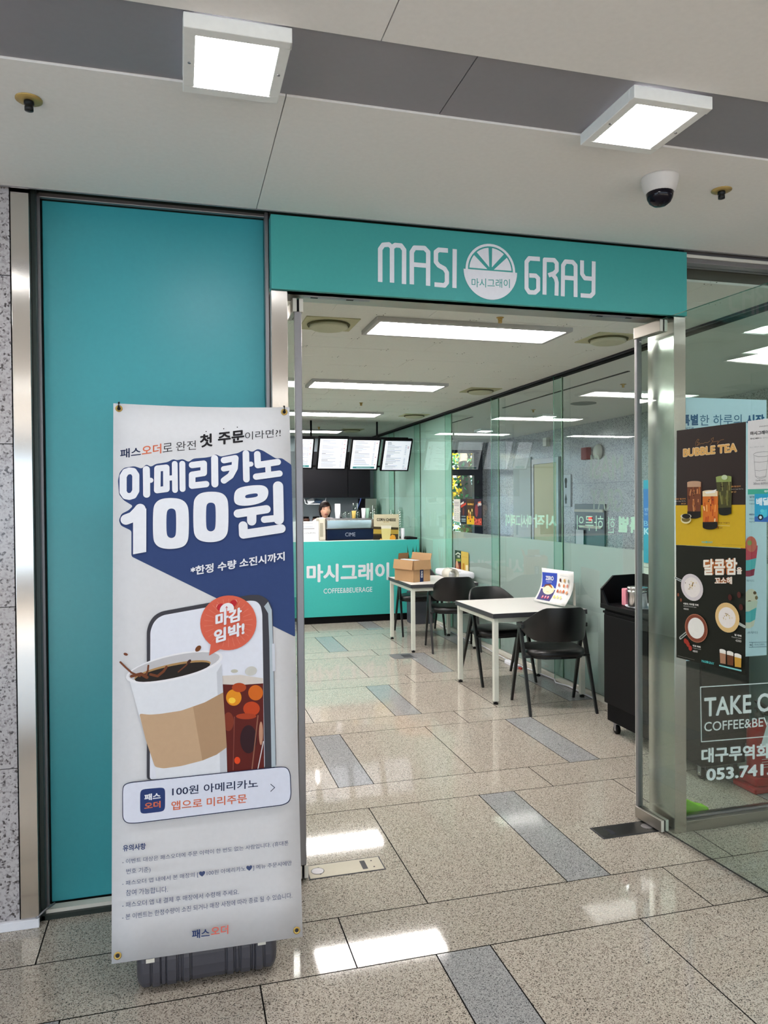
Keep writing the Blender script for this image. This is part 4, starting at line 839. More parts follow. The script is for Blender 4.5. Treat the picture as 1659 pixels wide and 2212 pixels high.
MB().box(2.88, 3.03, 9.47, 9.80, 1.051, 1.078, 'black').build('card_tray', org=(2.95, 9.6, 1.05), label='flat black tray at the right end of the counter', cat='tray', bevel=.004)
cupm = glass('cup_glass', (.86, .90, .88), 1.0)
for k in range(6): jug(2.865, 9.60, 1.051+.012*k, .030, .085, 'white', 'paper_cup', 'white paper cup in the stack right of the CORN CHEESE board', 'cup', 'paper cups right of the board')
for k in range(9): jug((2.0387,1.4549)[0], 9.85, 1.331+.012*k, .038, .10, 'white', 'paper_cup', 'white paper cup in the tall stack on the espresso machine', 'cup', 'paper cups on the espresso machine')
for k, (px_, hh, mm) in enumerate((((2.114,1.4541)[0], .085, cupm), ((2.1897,1.4533)[0], .09, cupm), ((2.253,1.4527)[0], .10, pm('#c4a95c', .3)), ((2.3165,1.452)[0], .11, cupm), ((2.3866,1.4513)[0], .135, 'white'), ((2.4441,1.4507)[0], .135, pm('#9bbfae', .3)), ((2.489,1.4502)[0], .10, cupm))):
    jug(px_, 9.82+.03*(k % 2), 1.331, .030, hh, mm, 'tumbler', ['first clear', 'second clear', 'yellow filled', 'third clear tall', 'white', 'pale green', 'last clear'][k]+' tumbler on the espresso machine, counted from the paper cup stack', 'glass', 'tumblers on the espresso machine')
jug(2.30, 9.93, 1.331, .035, .20, cupm, 'tall_cup', 'tall clear cup holding a blue straw on the espresso machine', 'cup')
MB().tube([(2.29, 9.93, 1.34), (2.38, 9.93, 1.60)], .006, '#2c3f7a', 8).build('straw', org=(2.29, 9.93, 1.34), label='dark blue straw leaning in the tall clear cup', cat='straw')
for k, (x, n_) in enumerate(((2.58, 9), (2.84, 7), (2.95, 8))):
    for j in range(n_): MB().lathe((x, 9.98, 1.14+.034*j), [(.044, 0), (.030, .09), (.0, .09)], cupm, 14, caps=False).build('clear_cup', org=(x, 9.98, 1.14+.034*j), label='clear plastic cup in a tall upside-down stack behind the CORN CHEESE board', cat='cup', group='clear cup stacks on the counter')
# menu screens over the counter
def menu(cs, lab, teal, seed):
    rnd = random.Random(seed); A = Art((0,9.65,2.39),(1,0,0),(0,-0.49847,0.86691)); us = [p[0] for p in cs]; vv = [p[1] for p in cs]
    u0, u1 = min(us[0], us[3]), max(us[1], us[2]); u0, u1 = (us[0]+us[3])/2, (us[1]+us[2])/2; v0, v1 = (vv[2]+vv[3])/2, (vv[0]+vv[1])/2
    t = thing('menu_screen', tuple(A.P((u0+u1)/2, v0, 0)), lab, 'screen', 'menu screens over the counter')
    def bx_(a, b, c, d, h0, h1, m): return MB().obox(A.P((a+b)/2, (c+d)/2, (h0+h1)/2), A.U*(b-a)/2, A.V*(d-c)/2, A.N*(h1-h0)/2, m)
    bx_(u0-.022, u1+.022, v0-.022, v1+.022, -.045, .0, 'black').build('housing', t, bevel=.003)
    bx_(u0, u1, v0, v1, -.004, .0022, 'screen').build('display', t)
    A.h = .003; y = v1-.022; x0 = u0+.035
    while y > v0+(.05 if teal else .025):
        w_ = rnd.uniform(.25, .62)*(u1-u0)
        if rnd.random() < .18: A.stroke([(x0, y), (x0+w_*.4, y)], .007, '#3c4253', False); y -= .021; continue
        A.stroke([(x0, y), (x0+w_, y)], .0045, '#777d8c', False); A.stroke([(u1-.075, y), (u1-.05, y)], .0045, '#777d8c', False)
        if rnd.random() < .25: A.stroke([(u1-.04, y), (u1-.02, y)], .008, '#b5484a', False)
        y -= .0185
    if teal: A.poly([(u0+.03, v0+.012), (u1-.03, v0+.012), (u1-.03, v0+.04), (u0+.03, v0+.04)], '#3f8f92'); A.stroke([(u0+.08, v0+.026), (u1-.08, v0+.026)], .006, '#d6e8e8', False)
    A.build('menu_text', t); return t
menu([(1.4849,-0.0263),(1.6907,-0.0276),(1.6859,-0.4445),(1.4818,-0.4361)], 'leftmost menu screen, half hidden by the left door edge', True, 1)
menu([(1.7852,-0.0161),(2.144,-0.0207),(2.135,-0.4542),(1.774,-0.4464)], 'second menu screen from the left, over the counter', False, 2)
menu([(2.2237,-0.0285),(2.5861,-0.0344),(2.5707,-0.4607),(2.2175,-0.4539)], 'third menu screen, with a teal strip at its foot', True, 3)
menu([(2.6664,-0.0309),(3.0248,-0.0395),(3.0129,-0.4723),(2.6567,-0.464)], 'rightmost menu screen, nearest the glass wall', False, 4)
hr = thing('screen_hanger', (2.2, 9.85, 2.63), 'black ceiling rods and rail carrying the menu screens', 'bracket')
MB().box(1.0, 2.98, 9.68, 9.72, 2.38, 2.41, 'black').box(1.66, 1.72, 9.70, 9.86, 2.385, 2.405, 'black').box(2.56, 2.62, 9.70, 9.86, 2.385, 2.405, 'black').box(1.0, 2.9, 9.955, 9.975, 2.02, 2.045, 'black').build('rail', hr)
for x in (1.69, 2.59): MB().tube([(x, 9.85, 2.63), (x, 9.85, 2.36), (x, 9.965, 2.03)], .013, 'black', 10).build('rod', hr)

# back of house
uc = thing('wall_cabinet', (2.0, 12.1, 1.635), 'matt black wall cabinets over the back counter', 'cabinet')
MB().box(.6, 3.02, 11.96, 12.2, 1.625, 2.36, 'black').build('carcass', uc)
for a, b in ((.6, 1.9), (1.9, 2.645), (2.65, 3.02)): MB().box(a+.002, b-.002, 11.94, 11.96, 1.62, 2.36, pm('#15151a', .55)).build('door', uc, bevel=.002)
bc = thing('back_counter', (1.6, 11.9, 0), 'dark back counter along the rear wall behind the barista', 'counter')
MB().box(-.5, 2.84, 11.6, 12.19, 0, 1.10, 'black').box(-.5, 2.86, 11.58, 12.19, 1.10, 1.13, 'dgrey').build('body', bc)
fr_ = thing('fridge', (2.98, 11.9, 0), 'slim stainless steel fridge edge at the right of the back wall', 'fridge'); MB().box(2.875, 3.06, 11.7, 12.18, 0, 1.60, 'steelx').build('body', fr_, bevel=.004); MB().box(2.868, 2.875, 11.72, 12.18, .02, 1.6, 'black').build('door_seal', fr_)
for k, x in enumerate((1.90, 2.07)):
    t = thing('coffee_jar', (x, 11.66, 1.13), ['left', 'right'][k]+' dark coffee jar on the back counter left of the barista', 'jar', 'coffee jars')
    MB().lathe((x, 11.66, 1.13), [(.06, 0), (.065, .01), (.065, .15), (.05, .17)], pm('#4b342c', .25), 20).build('jar', t); MB().lathe((x, 11.66, 1.30), [(.055, 0), (.055, .025), (0, .028)], 'black', 20).build('lid', t)
    MB().box(x-.035, x+.035, 11.590, 11.594, 1.18, 1.23, pm('#8a7a72', .5)).build('label_patch', t)
sb = thing('storage_rack', (2.05, 11.7, 1.5), 'white wire rack hanging under the black wall cabinet', 'rack')
m = MB(); m.tube([(1.93, 11.97, 1.625), (1.95, 11.97, 1.53), (1.98, 11.97, 1.515), (2.24, 11.97, 1.515), (2.27, 11.97, 1.53), (2.29, 11.97, 1.625)], .009, 'white', 8); m.build('wire', sb)
MB().obox((2.04, 12.0, 1.57), (.05, 0, .02), (0, .02, 0), (-.01, 0, .035), 'white').obox((2.17, 12.0, 1.565), (.06, 0, -.01), (0, .02, 0), (.01, 0, .03), pm('#2d3f55', .4)).build('folded_cloth', sb)
for k, x in enumerate((2.36, 2.47, 2.58, 2.70)):
    MB().lathe((x, 11.75, 1.13), [(.045, 0), (.05, .01), (.05, .12+.03*(k % 2)), (.03, .15+.03*(k % 2)), (0, .16+.03*(k % 2))], pm(['#5a5f63', '#2a2a2e', '#7c7f7c', '#3c2f2a'][k], .3), 16).build('container', org=(x, 11.75, 1.13), label=['grey', 'black', 'light grey', 'brown'][k]+' container on the back counter behind the glasses', cat='container')

# planter beside the counter
pl = thing('planter', (2.95, 9.13, 0), 'dark grey square planter with spiky green leaves beside the counter', 'plant')
MB().box(2.82, 3.09, 9.03, 9.28, 0, .40, pm('#4a4c55', .5)).box(2.84, 3.07, 9.05, 9.26, .40, .405, pm('#3a2c22', .9)).build('pot', pl, bevel=.004)
rnd = random.Random(3)
for k in range(16):
    x, y = rnd.uniform(2.86, 3.05), rnd.uniform(9.08, 9.22); h = rnd.uniform(.46, .60); dx, dy = rnd.uniform(-.05, .04), rnd.uniform(-.03, .03)
    MB().add([(x-.012, y, .40), (x+.012, y, .40), (x+dx+.013, y+dy, .40+h*.7), (x+dx*1.4, y+dy*1.4, .40+h), (x+dx-.013, y+dy, .40+h*.7), (x, y+.010, .40), (x+dx, y+dy+.01, .40+h*.7)], [(0,1,2,4), (4,2,3), (1,5,6,2), (5,0,4,6), (2,6,3), (6,4,3)], pm('#2f4a2a', .45)).build('leaf', pl)

# ================================================================ BARISTA
px0, py0, hz = 1.962, 10.36, 1.437
pe = thing('person', (px0, py0, 0), 'woman with short dark hair standing behind the espresso machine, pale top', 'person')
# one continuous body grown from a skinned skeleton
jv = [((0, 0, .93), .115), ((0, 0, 1.06), .105), ((0, .0, 1.20), .115), ((0, .01, 1.285), .085), ((0, -.0, 1.33), .042), ((0, -.01, 1.375), .045),
      ((.155, .01, 1.262), .052), ((.205, .02, 1.06), .040), ((.13, -.16, 1.02), .030), ((.075, -.21, 1.05), .020),
      ((-.155, .01, 1.262), .052), ((-.215, .01, 1.07), .040), ((-.12, -.18, 1.06), .030), ((-.06, -.22, 1.10), .020),
      ((.085, 0, .85), .088), ((.095, -.01, .50), .058), ((.10, .01, .10), .040), ((.10, -.10, .035), .034),
      ((-.085, 0, .85), .088), ((-.095, -.01, .50), .058), ((-.10, .01, .10), .040), ((-.10, -.10, .035), .034)]
je = [(0,1),(1,2),(2,3),(3,4),(4,5),(3,6),(6,7),(7,8),(8,9),(3,10),(10,11),(11,12),(12,13),(0,14),(14,15),(15,16),(16,17),(0,18),(18,19),(19,20),(20,21)]
me = bpy.data.meshes.new('body'); me.from_pydata([v for v, r in jv], je, []); me.materials.append(M['cloth'])
bo = bpy.data.objects.new('body', me); COL.objects.link(bo); bo.parent = pe; ORG['body'] = Vector((px0, py0, 0))
sk_ = bo.modifiers.new('skin', 'SKIN'); sk_.use_smooth_shade = True
for i, (v, r) in enumerate(jv): me.skin_vertices[0].data[i].radius = (r*(1.25 if i in (0, 1, 2, 3) else 1), r)
me.skin_vertices[0].data[0].use_root = True
bo.modifiers.new('sub', 'SUBSURF').levels = 2; bo.modifiers['sub'].render_levels = 2
def H(v): return (px0+v[0], py0-.012+v[1], hz+v[2])
hd = MB(); nu, nv_ = 32, 24; vs = []; fs = []
for j in range(nv_+1):
    ph = -math.pi/2+math.pi*j/nv_; z = .118*math.sin(ph)
    for i in range(nu):
        a = 2*math.pi*i/nu; cx, sy = math.cos(a), math.sin(a); r = math.cos(ph)
        x = .078*r*cx; y = .094*r*sy
        if z < -.02: k = min(1, (-.02-z)/.1); x *= 1-.42*k; y *= 1-.22*k*(1 if sy > 0 else .4)
        if sy < -.3:   # the face looks along -y
            fx = x/.078
            if abs(fx) < .22 and -.035 < z < .02: y -= .014*(1-abs(fx)/.22)*(1-abs(z+.02)/.045 if z < -.02 else (.02-z)/.04)
            if .12 < abs(fx) < .6 and .0 < z < .03: y += .006
            if abs(fx) < .35 and -.075 < z < -.05: y -= .004
        vs.append(H((x, y, z)))
for j in range(nv_):
    for i in range(nu): fs.append((j*nu+i, j*nu+(i+1) % nu, (j+1)*nu+(i+1) % nu, (j+1)*nu+i))
hd.add(vs, fs, 'skin', True)
hd.build('head', pe)
f = MB()
for s in (-1, 1):
    f.lathe(H((s*.030, -.081, .012)), [(.0, -.004), (.011, -.002), (.013, 0), (.011, .002), (0, .004)], pm('#e6ddd8', .3), 14, axis='z'); f.lathe(H((s*.030, -.089, .012)), [(0, -.003), (.006, -.002), (.006, .002), (0, .003)], pm('#1a0f0c', .2), 10)
    f.obox(H((s*.031, -.087, .033)), (.016, 0, -.001*s), (0, .003, 0), (0, 0, .0022), 'hair')
    f.lathe(H((s*.077, .006, .0)), [(0, -.022), (.010, -.014), (.012, .004), (.008, .02), (0, .024)], 'skin', 10)
f.obox(H((0, -.090, -.053)), (.022, 0, 0), (0, .004, 0), (0, 0, .0045), pm('#a34a48', .4)); f.build('facial_features', pe)
# hair cap with a side-swept fringe
hv = []; hf = []
for j in range(17):
    ph = -.95+(math.pi/2+.95)*j/16
    for i in range(36):
        a = 2*math.pi*i/36; cx, sy = math.cos(a), math.sin(a); r = math.cos(ph); z = .128*math.sin(ph)+.006; k = 1.13
        lo = -.35
        if sy < -.35: z = max(z, .052+.018*cx if abs(cx) < .75 else .0)
        rr_ = max(r, .86) if ph < 0 else r; x, y = .078*k*rr_*cx*(1 if ph > 0 else 1-.12*abs(ph)), .094*k*rr_*sy+.006
        if sy < -.35 and abs(cx) < .75 and z <= .075: x, y = .078*k*cx*.93, .094*k*sy*.93+.003
        hv.append(H((x, y, z)))
for j in range(16):
    for i in range(36): hf.append((j*36+i, j*36+(i+1) % 36, (j+1)*36+(i+1) % 36, (j+1)*36+i))
MB().add(hv, hf, 'hair', True).lathe(H((0, .05, -.04)), [(.03, -.05), (.07, -.03), (.078, .02), (.07, .06)], 'hair', 24).build('hair', pe)
h_ = MB()
for s in (-1, 1):
    bx0 = px0+s*.065 if s > 0 else px0-.055; by0 = py0-.225; bz0 = 1.06 if s > 0 else 1.11
    h_.lathe((bx0, by0, bz0), [(0, -.035), (.024, -.025), (.03, 0), (.026, .025), (0, .035)], 'skin', 12)
    for k in range(4): h_.tube([(bx0-.021+.014*k, by0-.01, bz0+.02), (bx0-.024+.015*k, by0-.035, bz0+.045+.004*(k in (1, 2))), (bx0-.024+.015*k, by0-.055, bz0+.035)], .0078, 'skin', 7, .006)
    h_.tube([(bx0-s*.022, by0, bz0-.005), (bx0-s*.045, by0-.02, bz0+.012), (bx0-s*.045, by0-.04, bz0+.02)], .009, 'skin', 7, .007)
h_.build('hands', pe)

# ================================================================ POSTERS AND LETTERING ON GLASS
# facade glass: pale blue poster
bp = thing('window_poster', (2.54, 3.057, .8), 'tall pale blue drinks poster on the shop window behind the open door', 'poster')
q = [(2.2941,2.0377),(2.7693,2.0356),(2.7688,0.7902),(2.2914,0.8109)]
MB().box(q[0][0]-.02, q[1][0], 3.0565, 3.0578, q[2][1], q[0][1], pm('#c5e3ef', .45)).build('sheet', bp)
A = Art((0,3.055,0),(1,0,0),(0,0,1))
A.text('특별', [(2.2863,1.9018),(2.3779,1.9067),(2.2864,1.9554)], '#1d5a86', 0.04); A.text('한 하루의', [(2.3875,1.905),(2.6223,1.9126),(2.3876,1.9564)], '#2a6488', 0); A.text('시작', [(2.6494,1.9118),(2.7546,1.9158),(2.6494,1.9636)], '#1d5a86', 0.04)
A.text('방식으로', [(2.2863,1.8829),(2.3541,1.886),(2.2863,1.8955)], '#1d5a86', 0.02)
A.text('설명', [(2.666,1.5607),(2.6952,1.5605),(2.666,1.5711)], '#3c5f80', 0.01); A.text('아메리카노', [(2.666,1.5451),(2.6991,1.5449),(2.666,1.5523)], '#3c5f80', 0); A.text('카페라떼', [(2.666,1.5282),(2.6991,1.528),(2.666,1.5354)], '#3c5f80', 0)
A.text('매장안내', [(2.6659,1.4762),(2.699,1.4758),(2.6659,1.485)], '#2a4f90', 0.02); A.text('영업시간', [(2.6659,1.4567),(2.699,1.4563),(2.6659,1.4639)], '#3c5f80', 0); A.text('배달주문', [(2.6659,1.4418),(2.699,1.4413),(2.6659,1.4483)], '#3c5f80', 0)
A.poly([(2.6142,1.3315),(2.7139,1.3292),(2.7128,1.3102),(2.7063,1.2661),(2.6591,1.2579),(2.6216,1.2621)], '#c23a52'); A.ell3([(2.6761,1.3364),(2.7082,1.3293),(2.6799,1.3741)], '#cf6a5a'); A.ell3([(2.6667,1.3429),(2.6799,1.3426),(2.6667,1.3555)], '#8aa04a')
A.poly([(2.6253,1.2589),(2.6591,1.2595),(2.7063,1.2677),(2.6987,1.2189),(2.6628,1.2074),(2.629,1.2084)], '#4fb7bd'); A.poly([(2.629,1.2084),(2.6628,1.2089),(2.6976,1.2173),(2.6922,1.1843),(2.6666,1.1795),(2.6328,1.1806)], '#8a2444')
A.text('에이드', [(2.6477,1.1543),(2.6949,1.1526),(2.6478,1.1653)], '#4b6f88', 0)
A.ell3([(2.6741,1.0775),(2.7119,1.0759),(2.676,1.1185)], '#d9d6c0'); A.ell3([(2.6967,1.0987),(2.7062,1.0983),(2.6967,1.1066)], '#5c4226'); A.ell3([(2.6665,1.0557),(2.6778,1.0552),(2.6665,1.0636)], '#6b4e2c'); A.ell3([(2.7062,1.0746),(2.7149,1.0742),(2.7062,1.0841)], '#7c6a4a')
A.poly([(2.6252,1.0574),(2.7138,1.06),(2.7073,1.027),(2.6627,1.01),(2.6289,1.0132)], '#c9d6c4'); A.poly([(2.6289,1.0069),(2.6627,1.01),(2.7062,1.027),(2.6986,0.9687),(2.6664,0.9561),(2.6326,0.9594)], '#4fb7bd'); A.poly([(2.6326,0.9562),(2.6664,0.9558),(2.6982,0.9681),(2.6891,0.9375),(2.6664,0.9276),(2.6363,0.9292)], '#d9dcc9')
A.text('스무디', [(2.6532,0.9014),(2.7118,0.8989),(2.6532,0.9125)], '#4b6f88', 0)
for a, b in (((2.6626,0.8592), (2.7659,0.8552)), ((2.6626,0.8351), (2.7659,0.8316)), ((2.6826,0.858), (2.6826,0.8349))): A.stroke([a, b], .0018, '#38566e', False)
A.text('N', [(2.6675,0.8421),(2.677,0.8416),(2.6675,0.8507)], '#24405a', 0.04); A.text('마시그래이', [(2.6947,0.8415),(2.7518,0.8394),(2.6947,0.8516)], '#4b6f88', 0)
A.build('print', bp)
# facade lettering
tk = thing('window_lettering', (2.65, 3.057, .2), 'white TAKE OUT frame and phone number lettered on the shop window', 'lettering')
A = Art((0,3.055,0),(1,0,0),(0,0,1)); A.lift = 0
A.stroke([(2.8628,0.6508),(2.3884,0.6607),(2.393,0.3983),(2.8629,0.3877)], .0045, '#f2f6fb')
A.text('TAKE OUT', [(2.4087,0.5158),(2.9467,0.5096),(2.4088,0.6086)], '#f2f6fb', 0.02); A.text('COFFEE&BEVERAGE', [(2.4086,0.4455),(2.9868,0.4381),(2.4087,0.4905)], '#f2f6fb', 0.006)
A.text('대구무역회관', [(2.392,0.2943),(2.863,0.2799),(2.3921,0.3668)], '#f2f6fb', 0.035); A.text('053.741.0241', [(2.419,0.2069),(2.9871,0.1943),(2.4191,0.2655)], '#f2f6fb', 0.035)
A.build('lettering', tk)
# posters on the open right leaf
def sheet(A, pts, m, name, par, back=.0012):
    us = [p[0] for p in pts]; vv = [p[1] for p in pts]; mb = MB()
    a = [A.P(u, v, .0) for u, v in pts]; b = [A.P(u, v, .0006) for u, v in pts]; n_ = len(pts)
    mb.add(a, [tuple(range(n_))[::-1]], m); mb.add(b, [tuple(range(n_))], m)
    for k in range(n_): mb.add([a[k], a[(k+1) % n_], b[(k+1) % n_], b[k]], [(0,1,2,3)], m)
    mb.build(name, par, fixn=True); A.h = .0009
A = Art((2.162,3,0),(0.07348,-0.9973,0),(0,0,1))
t = thing('door_poster', tuple(A.P(.25, 1.35, 0)), 'BUBBLE TEA poster, dark brown over yellow, on the open right glass door', 'poster')
sheet(A, [(0.0648,1.3512),(0.4649,1.3584),(0.4673,1.8662),(0.0711,1.8663)], '#2a1e1c', 'sheet', t)
A.poly([(0.0648,1.3512),(0.4649,1.3584),(0.4651,1.5333),(0.0629,1.5297)], '#c9a51f')
A.stroke([(0.1882,1.7875),(0.1901,1.8058),(0.2028,1.818),(0.2101,1.8148),(0.1974,1.8026),(0.2137,1.8014),(0.1955,1.7896),(0.2245,1.798),(0.2352,1.7959),(0.2458,1.8003),(0.26,1.7979),(0.274,1.8046)], .0018, '#8d6239'); A.stroke([(0.2739,1.7865),(0.2913,1.8033),(0.2948,1.8171),(0.2809,1.8118),(0.2913,1.7981),(0.3084,1.7994),(0.3221,1.8009),(0.3152,1.7887),(0.3322,1.8026),(0.3523,1.8048)], .0018, '#8d6239')
A.text('BUBBLE TEA', [(0.1113,1.7437),(0.4244,1.7473),(0.1114,1.7826)], '#e6cfa8', 0.07); A.text('BUBBLE TEA', [(0.114,1.7457),(0.4219,1.7487),(0.1141,1.7803)], '#d4a25c', 0.045)
def cup(pts, body, top, base, streaks, sc):
    A.poly(pts, body); (x0, y0), (x1, y1), (x2, y2), (x3, y3) = pts  # bl br tr tl
    def at_(u, v): a = Vector(pts[0]).lerp(Vector(pts[1]), u); b = Vector(pts[3]).lerp(Vector(pts[2]), u); return tuple(a.lerp(b, v))
    rr = random.Random(sc)
    for k in range(16):
        u = rr.uniform(.08, .92); v = rr.uniform(.15, .7); A.stroke([at_(u, v), at_(u+rr.uniform(-.06, .06), v+rr.uniform(.08, .25))], rr.uniform(.004, .009), rr.choice(streaks), False)
    c_ = at_(.5, .04); a_ = at_(1, .04); A.ell3([c_, a_, (c_[0], c_[1]-.012)], base); A.poly([at_(0, .04), at_(1, .04), at_(1, .17), at_(0, .17)], base)
    A.poly([at_(.02, .86), at_(.98, .86), at_(.98, .99), at_(.02, .99)], top); c_ = at_(.5, .99); A.ell3([c_, at_(.98, .99), (c_[0], c_[1]+.006)], top)
    for k in range(5): A.ell(at_(rr.uniform(.3, .7), rr.uniform(.6, .8)), .003, .003, '#2a1712', 0, 8)
cup([(0.1409,1.4767),(0.2208,1.4782),(0.2248,1.6317),(0.1387,1.6326)], '#6e3b22', '#b99478', '#17100e', ['#a8622f', '#8c4c27', '#4c2416', '#c08050'], 1)
cup([(0.3283,1.4928),(0.3945,1.4963),(0.3986,1.6495),(0.3099,1.6498)], '#474524', '#8c9a58', '#151510', ['#6b6a35', '#363619', '#5c5528', '#7d7a45'], 2)
cup([(0.2379,1.4314),(0.3221,1.4353),(0.3251,1.5908),(0.2354,1.5909)], '#cf6f23', '#e4cfa8', '#120c0a', ['#e9a657', '#a63f12', '#f0d2a0', '#b9501a'], 3)
A.poly([(0.2489,1.5881),(0.2874,1.5914),(0.3183,1.5986),(0.3097,1.5834),(0.2595,1.5801)], '#ece9e2'); A.ell3([(0.362,1.6469),(0.3784,1.6464),(0.362,1.657)], '#b9c7a0')
A.ell3([(0.1371,1.4659),(0.169,1.4666),(0.1371,1.4492)], '#d9cfa0'); A.ell3([(0.1372,1.4686),(0.1634,1.4691),(0.1371,1.4565)], '#6d5d2a'); A.ell3([(0.1372,1.482),(0.1708,1.4826),(0.1372,1.4713)], '#cfc9b4'); A.ell3([(0.1391,1.4821),(0.1653,1.4825),(0.1372,1.4928)], '#15100f')
A.text('흑당 밀크티', [(0.0693,1.5555),(0.1355,1.556),(0.0693,1.5618)], '#c98a4c', 0.02); A.text('Brown Sugar Milk Tea', [(0.0693,1.5462),(0.1362,1.5471),(0.0693,1.55)], '#d9d3c8', 0); A.text('￦ 5.3', [(0.1088,1.5344),(0.1362,1.5353),(0.1088,1.5407)], '#d9a25c', 0.01)
A.text('말차 흑당 밀크티', [(0.3995,1.6039),(0.4489,1.6049),(0.3995,1.6109)], '#c98a4c', 0.02); A.text('Matcha Sugar Milk Tea', [(0.3995,1.5947),(0.4629,1.5948),(0.3995,1.5984)], '#d9d3c8', 0); A.text('￦ 5.3', [(0.3995,1.5822),(0.4252,1.5831),(0.3995,1.589)], '#d9a25c', 0.01)
A.text('흑당 버블티', [(0.3282,1.4546),(0.3912,1.4557),(0.3282,1.4602)], '#6d4a18', 0.02); A.text('￦ 4.9', [(0.3265,1.4329),(0.351,1.4337),(0.3265,1.4393)], '#5a3c14', 0.01); A.stroke([(0.3265,1.4469),(0.3928,1.4463)], .0012, '#e9dfb0', False)
A.text('MASI●GRAY', [(0.2342,1.3679),(0.2974,1.3703),(0.2343,1.3768)], '#5cb8b0', 0.02); A.stroke([(0.3516,1.3672),(0.4581,1.3698)], .0008, '#7d6a1c', False)
A.build('print', t)
A = Art((2.162,3,0),(0.07348,-0.9973,0),(0,0,1))
t = thing('door_poster', tuple(A.P(.25, .84, 0)), 'black latte poster with three cups seen from above, lower sheet on the open glass door', 'poster')
sheet(A, [(0.0663,0.8414),(0.4636,0.8466),(0.4666,1.3562),(0.0656,1.3508)], '#15170f', 'sheet', t)
for o_, b_, cc_ in ((.055, .05, '#b0632c'), (.0, .03, '#ece6da')):
    for s_, p in (('달콤함', [(0.2344,1.2291),(0.4234,1.2475),(0.2346,1.2992)]), ('을', [(0.4193,1.2498),(0.4478,1.2523),(0.4193,1.2784)]), ('꼬소해', [(0.3,1.1959),(0.3958,1.207),(0.3,1.2262)])): A.text(s_, p, cc_, o_+b_)
A.stroke([(0.061,1.201),(0.1047,1.1905)], .010, '#c9cfcd'); A.stroke([(0.061,1.201),(0.1047,1.1905)], .005, '#4b5250')
A.ell3([(0.1661,1.1694),(0.2336,1.1695),(0.1615,1.2282)], '#cfc6c9'); A.ell3([(0.1673,1.1695),(0.2163,1.1705),(0.1654,1.2137)], '#e2dad6')
rr = random.Random(4)
for k in range(26):
    c_ = (0.1673,1.1738); A.ell((c_[0]+rr.gauss(0, .012), c_[1]+rr.gauss(0, .014)), .0028, .0022, rr.choice(['#b59248', '#6b4a22', '#d9c27a', '#3c2a18']), rr.random()*3, 6)
A.stroke([(0.1327,0.962),(0.0958,0.934)], .014, '#aab0aa'); A.stroke([(0.1307,0.9602),(0.0979,0.9359)], .006, '#353a36')
A.ell3([(0.1933,0.9932),(0.2617,0.997),(0.1907,1.0554)], '#a36b52'); A.ell3([(0.1933,0.9932),(0.2579,0.9964),(0.1915,1.0521)], '#7d3f2c'); A.ell3([(0.1934,0.9938),(0.2428,0.9968),(0.1927,1.0395)], '#e3e0db')
A.stroke([(0.4334,1.0508),(0.4637,1.0423)], .012, '#aab0aa'); A.ell3([(0.3718,1.0658),(0.4375,1.0694),(0.3694,1.1275)], '#d6b47c'); A.ell3([(0.3711,1.0657),(0.4181,1.0684),(0.3705,1.1088)], '#e4dcd8')
for k in range(18):
    c_ = (0.3746,1.0729); A.ell((c_[0]+rr.gauss(0, .010), c_[1]+rr.gauss(0, .010)), .0026, .002, rr.choice(['#b59248', '#8a6a3a', '#d9c27a']), rr.random()*3, 6)
for q_, r_ in zip([(0.0847,1.1277),(0.1024,1.1058),(0.3887,1.1514),(0.4369,1.1676),(0.447,1.1187)], (.008, .008, .013, .013, .013)): A.ell(q_, r_*.8, r_, '#7a4630' if r_ < .01 else '#4a1d18', 0, 12)
for q_ in [(0.1306,0.9269),(0.1467,0.9153),(0.1607,0.9005),(0.1407,0.9229)]: A.ell(q_, .011, .012, '#9a2f22', 0, 10)
for s_, e_, pr1, a, b, c_ in (('아몬드 카라멜 라떼', 'Almond Caramel Latte', '4800', [(0.1188,1.0875),(0.2103,1.0921),(0.1188,1.0968)], [(0.1188,1.0794),(0.1986,1.0835),(0.1188,1.0846)], [(0.1187,1.0657),(0.1511,1.0672),(0.1187,1.073)]),
                             ('약과 라떼', 'Yakgwa Latte', '4800', [(0.1759,0.9104),(0.2227,0.9118),(0.1759,0.919)], [(0.1758,0.9018),(0.2254,0.9038),(0.1758,0.9067)], [(0.1758,0.8867),(0.206,0.8889),(0.1758,0.8953)]),
                             ('밤 라떼', 'Chestnut Latte', '4300', [(0.4146,0.9974),(0.4502,0.998),(0.4146,1.0059)], [(0.399,0.9881),(0.4502,0.9901),(0.399,0.9934)], [(0.4197,0.9748),(0.4502,0.9764),(0.4197,0.9836)])):
    A.text(s_, a, '#e3e0da', 0.03); A.text(e_, b, '#c9c6c0', 0); A.text(pr1, c_, '#e3e0da', 0)
for p, cc_ in (([(0.337,0.8698),(0.3667,0.8717),(0.3681,0.9248),(0.3335,0.9251)], '#a3795e'), ([(0.3762,0.8709),(0.4076,0.8733),(0.4093,0.9244),(0.3738,0.9245)], '#6b4027'), ([(0.4162,0.8711),(0.4495,0.8739),(0.4512,0.9218),(0.4145,0.9227)], '#c4963a')):
    A.poly(p, cc_); v_ = [Vector(x) for x in p]; A.poly([tuple(v_[3].lerp(v_[0], .22)), tuple(v_[2].lerp(v_[1], .22)), tuple(v_[2]), tuple(v_[3])], '#e0dcd2'); A.ell3([tuple((v_[2]+v_[3])/2), tuple(v_[2]), tuple((v_[2]+v_[3])/2+Vector((0, .006)))], '#e9e6de')
